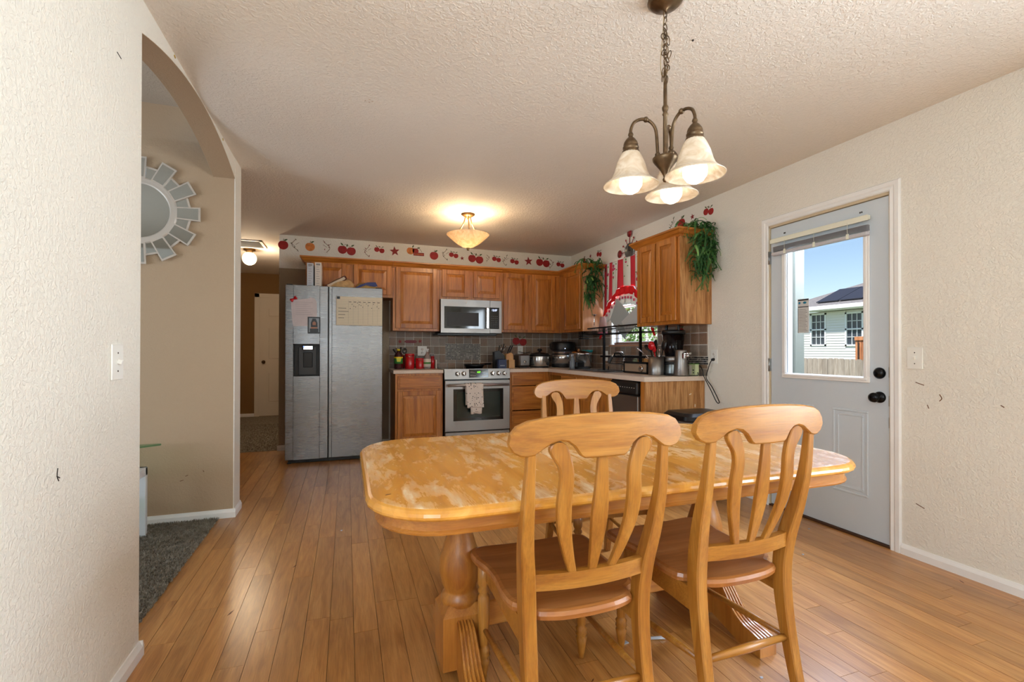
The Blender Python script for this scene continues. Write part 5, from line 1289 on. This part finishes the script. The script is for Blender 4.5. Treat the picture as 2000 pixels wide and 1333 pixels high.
for ang in (180-19.35, 62-19.35, -58-19.35):
    a = math.radians(ang); dx, dy = math.cos(a), math.sin(a)
    P = lambda r_, z_: (dx*r_, dy*r_, z_)
    arm = MB().tube(catmull([P(.028, 1.85), P(.030, 1.90), P(.036, 1.955), P(.058, 1.985), P(.088, 1.992), P(.115, 1.980), P(.127, 1.955), P(.128, 1.935)], 5), .0058, 8)
    arm.lathe([(.006, 1.848), (.010, 1.852), (.010, 1.862), (.006, 1.868)], (dx*.028, dy*.028, 0), 12).ball(P(.072, 1.991), .0105, 10)
    am = arm.build('arm', BRONZE, c)
    cc = (dx*.128, dy*.128, 0)
    MB().lathe([(.007, 1.942), (.010, 1.934), (.007, 1.926), (.016, 1.918), (.024, 1.906), (.027, 1.896), (.025, 1.892), (.029, 1.888), (.029, 1.882), (.026, 1.879), (.031, 1.872), (.033, 1.864), (.0, 1.862)], cc, 20).build('shade_holder', BRONZE, am)
    pr = [(.031, 1.868), (.040, 1.852), (.052, 1.825), (.060, 1.795), (.070, 1.772), (.088, 1.755), (.101, 1.746), (.1015, 1.743)]
    MB().lathe(pr+[(r_-.003, z_+.001) for r_, z_ in pr[::-1]], cc, 32, cap=False).build('glass_shade', SHD, am)
    MB().lathe([(.012, 1.862), (.013, 1.835), (.022, 1.815), (.036, 1.785), (.042, 1.762), (.040, 1.742), (.028, 1.724), (.012, 1.715), (0, 1.713)], cc, 24, cap=False).build('light_bulb', BULB, am)
# semi-flush ceiling light in the kitchen
FX, FY = 1.094, 4.39
c = thing('ceiling_light', 'brass semi-flush kitchen ceiling light with glowing alabaster bowl', 'ceiling light', (FX, FY, 0))
MB().lathe([(.065, 2.4395), (.066, 2.43), (.045, 2.415), (.015, 2.405), (.012, 2.39), (0, 2.388)][::-1], n=24).build('canopy', GOLD, c)
for k in range(3):
    a = k*2*PI/3+.4; MB().tube(catmull([(math.cos(a)*r_, math.sin(a)*r_, z_) for r_, z_ in ((.03, 2.41), (.04, 2.37), (.06, 2.33), (.10, 2.27), (.155, 2.235))], 4), .006, 8).build('arm', GOLD, c)
pr = [(.012, 2.112), (.05, 2.122), (.10, 2.150), (.15, 2.190), (.185, 2.222), (.200, 2.236), (.203, 2.242)]
MB().lathe(pr+[(r_-.004, z_+.002) for r_, z_ in pr[::-1]], (0, 0, 0), 40, cap=False).build('glass_bowl', BOWL, c)
MB().lathe([(0, 2.086), (.008, 2.09), (.014, 2.098), (.010, 2.106), (.018, 2.112), (.016, 2.118), (0, 2.12)], n=16).build('finial', GOLD, c)
for k in range(2): MB().ball((.05*(1-2*k), 0, 2.235), .03, 12).build('light_bulb', BULBW, c)
def pl(name, loc, e, col, r_=.04):
    l = bpy.data.lights.new(name, 'POINT'); l.energy = e; l.color = col; l.shadow_soft_size = r_; o = bpy.data.objects.new(name, l); COL.objects.link(o); o.location = loc
pl('kitchen_lamp', (FX, FY, 2.30), 11, (1, .72, .42), .03); pl('kitchen_bowl_lamp', (FX, FY, 2.20), 5, (1, .76, .48), .03)
# hallway globe and return-air vent
c = thing('globe_light', 'round lit globe ceiling light in the hallway', 'ceiling light', (-1.185, 6.85, 0))
MB().lathe([(.07, 2.4395), (.07, 2.42), (.04, 2.41), (.038, 2.39), (0, 2.39)][::-1], n=20).build('base', GOLD, c)
MB().ball((0, 0, 2.315), .085, 20).build('globe', plain('lit_globe', (255, 236, 200), .5, emit=(255, 222, 176), estr=2.6), c)
pl('hall_lamp', (-1.185, 6.78, 2.14), 17, (1, .8, .56), .06)
v = thing('ceiling_vent', 'white louvred return air vent in the hallway ceiling', 'vent', (-1.18, 6.50, 2.44))
m = MB().box(-.22, .22, -.22, -.19, -.012, -.0005).box(-.22, .22, .19, .22, -.012, -.0005).box(-.22, -.19, -.22, .22, -.012, -.0005).box(.19, .22, -.22, .22, -.012, -.0005); m.build('frame', WHITE, v)
MB().box(-.19, .19, -.19, .19, -.003, -.0005).build('backing', BLK, v)
for k in range(9): MB().box(-.19, .19, -.012, .012, -.001, .001, mat=Matrix.Translation((0, -.168+k*.042, -.010)) @ Matrix.Rotation(.5, 4, 'X')).build('louvre', WHITE, v)

# ------------------------------------------------------------------ hallway door
casing_y = MB()
d = bpy.data.objects.new('door_2', None); COL.objects.link(d); d['kind'] = 'structure'; d.location = (-1.40, 8.985, 0)
HD = plain('hall_door_white', (232, 222, 206), .5)
MB().box(-.075, 0, -.005, .015, 0, 2.10, .004).box(.80, .875, -.005, .015, 0, 2.10, .004).box(-.075, .875, -.005, .015, 2.03, 2.10, .004).build('door_casing', HD, d)
MB().box(.0, .80, .0, .014, .01, 2.03).build('door_slab', HD, d)
def inset(x0, x1, z0, z1): return MB().box(x0, x1, -.003, 0, z0, z1, .001).box(x0+.035, x1-.035, -.016, -.002, z0+.035, z1-.035, .012).build('raised_panel', HD, d)
for x0, x1 in ((.11, .36), (.44, .69)):
    for z0, z1 in ((.22, .78), (.95, 1.55), (1.68, 1.88)): inset(x0, x1, z0, z1)
MB().lathe([(.03, 0), (.03, .006), (.012, .012), (.012, .03), (.026, .042), (.024, .055), (0, .06)], n=16, mat=Matrix.Translation((.065, 0, .93)) @ Matrix.Rotation(PI/2, 4, 'X')).build('door_knob', BRONZE, d)

# ------------------------------------------------------------------ living room side
s = thing('sunburst_mirror', 'round silver sunburst mirror of small panes on the living room wall', 'mirror', (-1.262, 3.648, 2.030))
MIR = plain('mirror_glass', (214, 220, 222), .03, 1.); FRM = plain('champagne_frame', (206, 196, 184), .45, .3)
RY = Matrix.Rotation(PI/2, 4, 'X')
MB().lathe([(0, .01), (.178, .01)], n=48, mat=RY, cap=False).build('round_mirror', MIR, s)
MB().lathe([(.172, .0), (.172, .014), (.182, .022), (.190, .016), (.202, .024), (.214, .020), (.222, 0)], n=48, mat=RY, cap=False).build('round_frame', FRM, s)
for k in range(12):
    for long_ in (1, 0):
        a = (k+(0 if long_ else .5))*2*PI/12; M = Matrix.Rotation(-a, 4, 'Y') @ Matrix.Translation((0, 0, 0))
        r0, r1, hw_ = (.205, .345, .043) if long_ else (.2, .29, .05); t = .012 if long_ else .002
        MB().prism([(r0, -hw_*(.9 if long_ else .72)), (r1, -hw_*1.08), (r1, hw_*1.08), (r0, hw_*(.9 if long_ else .72))], -t, -t-.01, 'y', mat=M @ Matrix.Identity(4)).build('pane_frame', FRM, s)
        MB().prism([(r0+.01, -hw_*(.9 if long_ else .72)+.008), (r1-.012, -hw_*1.08+.009), (r1-.012, hw_*1.08-.009), (r0+.01, hw_*(.9 if long_ else .72)-.008)], -t-.01, -t-.0115, 'y', mat=M).build('mirror_pane', MIR, s)
k = thing('glass_shelf_stand', 'white stand with glass shelves behind the left wall edge', 'stand', (-1.145, 3.46, 0))
WP = plain('glossy_white', (222, 226, 230), .25)
MB().box(-.55, -.05, -.30, .0, .0, .02).box(-.05, 0, -.03, .0, 0, .42, .003).box(-.05, 0, -.33, -.30, 0, .42, .003).box(-.55, 0, -.03, 0, .37, .42, .003).box(-.05, 0, -.33, 0, .37, .42, .003).box(-.55, -.50, -.33, 0, 0, .42, .003).build('frame', WP, k)
MB().box(-.5, -.055, -.28, -.01, .24, .248).build('glass_shelf', GRN, k)
MB().prism([(-.6, -.36), (.045, .05), (.05, .06), (.03, .07), (-.6, .07)], .535, .545, 'z').build('glass_top', GRN, k)
MB().box(-.3, -.26, -.16, -.12, .42, .535).build('glass_top_support', CHROME, k)

# ------------------------------------------------------------------ dining table
TX0, TX1, TY0, TY1, TZ = .050, 1.815, 1.150, 2.165, .738
CX, CY = (TX0+TX1)/2, (TY0+TY1)/2
T_ = thing('dining_table', 'long honey wood double-pedestal dining table with a worn pale top', 'table', (CX, CY, 0))
m_, nt, b = new_mat('worn_table_top'); co = coord(nt)
mp = nt.nodes.new('ShaderNodeMapping'); mp.inputs['Scale'].default_value = (1, .12, 1); nt.links.new(co, mp.inputs[0])
g1 = noise(nt, mp.outputs[0], 16, 5, .6, 1.0)
base = ramp(nt, g1.outputs[0], [(.3, lin((200, 134, 48))), (.5, lin((220, 154, 62))), (.7, lin((232, 172, 84)))])
# staves glued side by side
sx = nt.nodes.new('ShaderNodeSeparateXYZ'); nt.links.new(co, sx.inputs[0])
dv = nt.nodes.new('ShaderNodeMath'); dv.operation = 'MULTIPLY'; dv.inputs[1].default_value = 13; nt.links.new(sx.outputs[0], dv.inputs[0])
flr = nt.nodes.new('ShaderNodeMath'); flr.operation = 'FLOOR'; nt.links.new(dv.outputs[0], flr.inputs[0])
wn_ = nt.nodes.new('ShaderNodeTexWhiteNoise'); wn_.noise_dimensions = '1D'; nt.links.new(flr.outputs[0], wn_.inputs['W'])
stv = ramp(nt, wn_.outputs['Value'], [(0, (.88, .88, .88, 1)), (1, (1.04, 1.04, 1.04, 1))])
c1 = mixc(nt, 1., base.outputs[0], stv.outputs[0], 'MULTIPLY')
mp2 = nt.nodes.new('ShaderNodeMapping'); mp2.inputs['Scale'].default_value = (3.4, 1.5, 1); mp2.inputs['Rotation'].default_value = (0, 0, .30); nt.links.new(co, mp2.inputs[0])
wr1 = noise(nt, mp2.outputs[0], 3.6, 8, .68, .6); wmask = ramp(nt, wr1.outputs[0], [(.49, (0, 0, 0, 1)), (.62, (1, 1, 1, 1))])
wr2 = noise(nt, mp.outputs[0], 26, 6, .7, .5); wmask2 = ramp(nt, wr2.outputs[0], [(.42, (0, 0, 0, 1)), (.62, (1, 1, 1, 1))])
mm_ = nt.nodes.new('ShaderNodeMath'); mm_.operation = 'MULTIPLY'; nt.links.new(wmask.outputs[0], mm_.inputs[0]); nt.links.new(wmask2.outputs[0], mm_.inputs[1])
gt = nt.nodes.new('ShaderNodeMath'); gt.operation = 'GREATER_THAN'; gt.inputs[1].default_value = .7372; nt.links.new(sx.outputs[2], gt.inputs[0])
m3 = nt.nodes.new('ShaderNodeMath'); m3.operation = 'MULTIPLY'; nt.links.new(mm_.outputs[0], m3.inputs[0]); nt.links.new(gt.outputs[0], m3.inputs[1]); mm_ = m3
nt.links.new(mixc(nt, mm_.outputs[0], c1, lin((250, 228, 190))), b.inputs['Base Color'])
rrr = ramp(nt, mm_.outputs[0], [(0, (.26, .26, .26, 1)), (1, (.5, .5, .5, 1))]); nt.links.new(rrr.outputs[0], b.inputs['Roughness']); setp(b, Coat_Weight=.45, Coat_Roughness=.14)
WORN = m_
def rrect(hx, hy, r_, n=8):
    P = []
    for cx_, cy_, a0 in ((hx-r_, hy-r_, 0), (-hx+r_, hy-r_, 90), (-hx+r_, -hy+r_, 180), (hx-r_, -hy+r_, 270)):
        for i in range(n+1): a = math.radians(a0+90*i/n); P.append((cx_+r_*math.cos(a), cy_+r_*math.sin(a)))
    return P
def stack(rings):
    """rings: list of (polygon, z), joined and capped"""
    m = MB(); n = len(rings[0][0]); vs = [(x_, y_, z_) for P, z_ in rings for x_, y_ in P]
    fs = [(i*n+k, i*n+(k+1) % n, (i+1)*n+(k+1) % n, (i+1)*n+k) for i in range(len(rings)-1) for k in range(n)]
    fs += [tuple(range(n))[::-1], tuple(range((len(rings)-1)*n, len(rings)*n))]
    return m.add(vs, fs)
hx, hy = (TX1-TX0)/2, (TY1-TY0)/2; RC = .21
def off(d_): return rrect(hx-d_, hy-d_, RC-d_)
tp = stack([(off(.016), .708), (off(.006), .709), (off(.001), .714), (off(0), .720), (off(.002), .728), (off(.008), .734), (off(.016), .7375), (off(.022), TZ)]).build('tabletop', WORN, T_)
stack([(off(.040), .664), (off(.028), .665), (off(.026), .670), (off(.032), .676), (off(.034), .708), (off(.06), .708)]).build('apron', CHX, T_)
for sx_ in (-1, 1):
    px_ = sx_*.545
    pd = thing('pedestal', '', ''); del pd['label']; del pd['category']; pd.parent = T_; pd.location = (px_, .01, 0)
    col = MB().lathe([(.055, .225), (.064, .235), (.068, .25), (.064, .265), (.054, .275), (.056, .285), (.066, .31), (.074, .35), (.072, .39), (.060, .43), (.048, .47), (.044, .51), (.048, .55), (.058, .575), (.062, .585), (.052, .592), (.062, .602), (.066, .63), (.066, .664)], n=32).build('turned_column', CHZ, pd)
    MB().box(-.075, .075, -.075, .075, .035, .215).add([(-.075, -.075, .215), (.075, -.075, .215), (.075, .075, .215), (-.075, .075, .215), (-.052, -.052, .245), (.052, -.052, .245), (.052, .052, .245), (-.052, .052, .245)], [(0, 1, 5, 4), (1, 2, 6, 5), (2, 3, 7, 6), (3, 0, 4, 7), (4, 5, 6, 7)]).build('block', CHZ, pd)
    for sy in (-1, 1):
        prof = catmull([(.074, .205), (.11, .192), (.15, .150), (.19, .105), (.24, .078), (.29, .070), (.33, .062)], 4); m = MB()
        def wid(t): return .027+.012*t
        nr = 5; rows_ = []
        for i, (y_, z_) in enumerate(prof):
            t = i/(len(prof)-1); w_ = wid(t); row = [(-w_, y_, max(0.0, .035*(1-t*1.6)) if t < .6 else 0)]
            row.append((-w_, y_, z_-.004))
            for k in range(nr):
                xa = -w_+2*w_*k/nr; xb = -w_+2*w_*(k+1)/nr; row += [(xa+.0008, y_, z_-.008), (xa+(xb-xa)*.28, y_, z_), (xa+(xb-xa)*.72, y_, z_), (xb-.0008, y_, z_-.008)]
            row += [(w_, y_, z_-.004), (w_, y_, row[0][2])]; rows_.append([(a, sy*b_, c_) for a, b_, c_ in row])
        n = len(rows_[0]); vs = [p for rw in rows_ for p in rw]
        fs = []
        for i in range(len(rows_)-1):
            for k in range(n): q = (i*n+k, i*n+(k+1) % n, (i+1)*n+(k+1) % n, (i+1)*n+k); fs.append(q[::-1] if sy > 0 else q)
        e1 = tuple(range((len(rows_)-1)*n, len(rows_)*n)); fs.append(e1 if sy > 0 else e1[::-1])
        m.add(vs, fs).build('foot', CHZ, pd)
MB().box(-.48, .48, -.015, .035, .135, .225, .003).build('stretcher', CHX, T_)

# ------------------------------------------------------------------ dining chairs
def bowy(x_): return -.113+.38*x_*x_
CZ2 = wood('chair_wood_vertical', (146, 88, 26), (168, 110, 38), (184, 128, 54), 'z', 1.2, .38, .3, .04, .8)
CX2 = wood('chair_wood_horizontal', (146, 88, 26), (168, 110, 38), (184, 128, 54), 'x', 1.2, .38, .3, .04, .8)
def make_chair(label, loc, rz):
    CHZ, CHX = CZ2, CX2
    c = thing('dining_chair', label, 'chair', loc, rz, 'honey wood dining chairs around the table')
    # crest rail
    top = [(-.254, .905), (-.250, .925), (-.235, .944), (-.205, .957), (-.15, .966), (-.08, .971), (0, .973)]
    up = top+[(-x_, z_) for x_, z_ in top[:-1][::-1]]
    lowL = [(-.252, .893), (-.242, .878), (-.226, .870), (-.208, .868), (-.190, .872), (-.172, .884), (-.150, .899), (-.125, .906), (-.102, .902), (-.083, .888), (-.066, .864), (-.058, .859), (0, .858)]
    low = lowL+[(-x_, z_) for x_, z_ in lowL[:-1][::-1]]
    # resample both to the same x positions and build a bowed slab with eased edges
    def samp(P, x_):
        for (xa, za), (xb, zb) in zip(P, P[1:]):
            if xa <= x_ <= xb and xb > xa: return za+(zb-za)*(x_-xa)/(xb-xa)
        return P[-1][1] if x_ > 0 else P[0][1]
    xs = sorted({round(p[0], 4) for p in up+low}|{round(-.25+.0125*i, 4) for i in range(41)})
    vs = []; fs = []; t = .011
    for x_ in xs:
        zu = samp(up, x_); zl = samp(low, x_)
        if abs(x_) >= .2535: zu, zl = .906, .899
        elif abs(x_) > .252: zu, zl = .917, .8935
        y_ = bowy(x_); e = min(.004, (zu-zl)*.3)
        vs += [(x_, y_-t, zl+e), (x_, y_-t, zu-e), (x_, y_-t+.004, zu), (x_, y_+t-.004, zu), (x_, y_+t, zu-e), (x_, y_+t, zl+e), (x_, y_+t-.003, zl), (x_, y_-t+.003, zl)]
    n = 8
    for i in range(len(xs)-1):
        for k in range(n): fs.append((i*n+k, (i+1)*n+k, (i+1)*n+(k+1) % n, i*n+(k+1) % n))
    fs += [tuple(range(n)), tuple(range((len(xs)-1)*n, len(xs)*n))[::-1]]
    MB().add(vs, fs).build('crest_rail', CHX, c)
    # rear legs running up as stiles
    for s_ in (-1, 1):
        rows_ = catmull([(s_*.180, -.085, 0, .030, .032), (s_*.176, -.052, .15, .034, .038), (s_*.174, -.026, .30, .038, .044), (s_*.176, -.016, .42, .040, .048), (s_*.182, -.026, .52, .040, .048), (s_*.194, -.052, .63, .036, .042), (s_*.198, -.080, .75, .029, .031), (s_*.196, -.096, .885, .022, .022)], 4)
        MB().sweep(rows_).build('rear_leg', CHZ, c)
    # lower back rail, bowed
    vs = []; fs = []
    for i in range(13):
        x_ = -.166+.0277*i; y_ = -.052+.9*x_*x_*.8; vs += [(x_, y_-.010, .500), (x_, y_-.010, .544), (x_, y_+.012, .544), (x_, y_+.012, .500)]
    for i in range(12):
        for k in range(4): fs.append((i*4+k, (i+1)*4+k, (i+1)*4+(k+1) % 4, i*4+(k+1) % 4))
    fs += [(0, 1, 2, 3), (48, 51, 50, 49)]
    MB().add(vs, fs).build('lower_back_rail', CHX, c)
    # slats
    def yb(z_): t_ = (z_-.54)/.33; return -.050-.058*t_-.012*math.sin(t_*PI)
    for s_ in (-1, 1):
        P = catmull([(.060, .541, .022), (.080, .60, .030), (.098, .67, .038), (.104, .74, .040), (.100, .80, .038), (.104, .835, .040), (.116, .862, .050), (.124, .880, .052), (.126, .893, .042), (.125, .9015, .018)], 4)
        vs = []; fs = []
        for x_, z_, w_ in P:
            y_ = yb(z_)+.3*x_*x_; t = .0075; vs += [(s_*(x_-w_/2), y_-t+.002, z_), (s_*(x_-w_/2+.004), y_-t, z_), (s_*(x_+w_/2-.004), y_-t, z_), (s_*(x_+w_/2), y_-t+.002, z_), (s_*(x_+w_/2), y_+t, z_), (s_*(x_-w_/2), y_+t, z_)]
        for i in range(len(P)-1):
            for k in range(6): q = (i*6+k, i*6+(k+1) % 6, (i+1)*6+(k+1) % 6, (i+1)*6+k); fs.append(q if s_ > 0 else q[::-1])
        e0, e1 = tuple(range(6))[::-1], tuple(range((len(P)-1)*6, len(P)*6)); fs += [e0, e1] if s_ > 0 else [e0[::-1], e1[::-1]]
        MB().add(vs, fs).build('slat', CHZ, c)
    rows_ = catmull([(0, yb(.541), .541, .022, .013), (0, yb(.62), .62, .036, .014), (0, yb(.70), .70, .046, .014), (0, yb(.78), .78, .038, .013), (0, yb(.862), .866, .027, .013)], 4)
    MB().sweep(rows_).build('slat', CHZ, c)
    # saddle seat
    half = catmull([(0, -.045), (.08, -.040), (.140, -.022), (.154, -.004), (.156, .02), (.196, .05), (.205, .12), (.200, .20), (.205, .28), (.222, .35), (.226, .40), (.214, .435), (.17, .447), (.09, .440), (0, .437)], 3)
    P = half+[(-x_, y_) for x_, y_ in half[1:-1][::-1]]
    def ins(d_): return [(x_*(1-d_/.2), (y_-.2)*(1-d_/.24)+.2) for x_, y_ in P]
    stack([(ins(.012), .402), (ins(.002), .408), (ins(0), .420), (ins(.004), .430), (ins(.014), .433), (ins(.07), .429), (ins(.13), .427)]).build('seat', SEATW, c)
    # side aprons, deeper at the rear
    for s_ in (-1, 1):
        MB().prism([(.0, .335), (.36, .350), (.36, .405), (.0, .405)], s_*.168, s_*.186, 'x').build('side_apron', CHX, c)
        lg = [(0, 0), (.010, .0), (.013, .02), (.018, .055), (.021, .075), (.016, .082), (.022, .090), (.018, .10), (.022, .11), (.014, .118), (.017, .128), (.019, .20), (.021, .26), (.020, .290), (.014, .300), (.021, .310), (.015, .322), (.021, .335), (.021, .403)]
        MB().lathe(lg, (s_*.187, .373, 0), 16).build('front_leg', CHZ, c)
        MB().tube([(s_*.186, .370, .178), (s_*.180, .16, .188), (s_*.174, -.035, .200)], [.008, .012, .009], 8).build('side_rung', CHX, c)
    MB().box(-.17, .17, .352, .368, .355, .404).build('front_apron', CHX, c)
    MB().tube([(-.172, -.040, .205), (0, -.040, .205), (.172, -.040, .205)], [.010, .014, .010], 10).build('rear_rung', CHX, c)
    return c
make_chair('nearest honey wood chair, back to the camera at the table\'s left', (.632, 1.190, 0), math.radians(-.345))
make_chair('honey wood chair back to the camera on the right, nearest the exterior door', (1.184, 1.189, 0), math.radians(1.39))
make_chair('honey wood chair on the far side of the table, facing the camera', (1.213, 2.282, 0), math.radians(175.1))

# ------------------------------------------------------------------ trash bin and floor litter
k = thing('trash_bin', 'grey step trash bin with black lid beside the counter end', 'bin', (2.58, 2.995, 0))
stack([(rrect(.17, .12, .05), .005), (rrect(.19, .135, .05), .56), (rrect(.185, .13, .05), .60)]).build('bin_body', plain('taupe_plastic', (122, 112, 104), .45), k)
stack([(rrect(.205, .15, .055), .60), (rrect(.215, .155, .055), .61), (rrect(.215, .155, .055), .64), (rrect(.19, .135, .05), .662), (rrect(.10, .07, .03), .668)]).build('lid', BLK, k)
MB().box(-.07, .07, -.165, -.12, .01, .03, .005).build('pedal', BLK, k)
PB = plain('clear_scrap', (210, 220, 236), .2, trans=.3)
def scrap(name, label, loc, fn, mat): o = fn().build(name, mat); o.location = loc; return tag(o, label, 'litter')
scrap('plastic_scrap', 'clear ridged plastic scrap lying on the floor between the chairs', (1.155, 1.565, .001), lambda: MB().tube([(-.03, .012, .005), (-.028, -.0, .005), (.028, -.016, .005), (.03, -.006, .005)], [.005, .005, .005, .005], 6).tube([(-.028, .010, .004), (.03, -.006, .004)], .003, 5), PB)
scrap('paper_scrap', 'tiny pale triangular scrap beside a chair leg under the table', (1.022, 1.585, .0005), lambda: MB().prism([(-.012, -.012), (.012, -.010), (.004, .016)], 0, .003, 'z'), PB)
for (x_, y_), lb in (((2.776, 2.205), 'small pale crumb on the floor before the exterior door'), ((2.396, 1.94), 'second pale crumb nearer the table than the first'), ((-.026, 3.151), 'greenish white crumb on the open floor at left'), ((1.358, 1.258), 'bluish crumb in front of the right pedestal foot')):
    scrap('crumb', lb, (x_, y_, .0), lambda: MB().prism([(-.006, -.003), (.004, -.005), (.007, .002), (-.002, .005)], 0, .003, 'z'), PB)
KN = plain('dark_knot', (92, 50, 28), .5)
for x_, y_, l_ in ((-.469, 2.322, .035), (-.254, 2.711, .024), (-.45, 3.6, .02), (2.852, 1.456, .024), (.80, 1.44, .012)):
    m = MB().prism([(x_-.008, y_-l_*.6), (x_+.003, y_-l_*.2), (x_+.010, y_+l_*.6), (x_, y_+l_*.2)], .0, .0006, 'z'); m.build('knot_mark', KN, fl)

MB().prism([(-.006, -.004), (.008, .001), (.010, .004), (-.004, .001)], 0, .0006, 'z').build('dark_nick', KN, T_).location = (.107-CX, 1.33-CY, TZ)
ce = bpy.data.objects['ceiling']
MB().ball((1.369, 1.61, 2.4385), .005, 8).build('dark_nail', SCD, ce)
m = MB(); [m.box(.105+dx, .113+dx, 2.57+dy, 2.575+dy, 2.4388, 2.4402) for dx, dy in ((-.02, 0), (0, .01), (.015, -.005), (.0, -.02))]; m.build('faint_blemish', plain('blemish', (196, 172, 150), .8), ce)
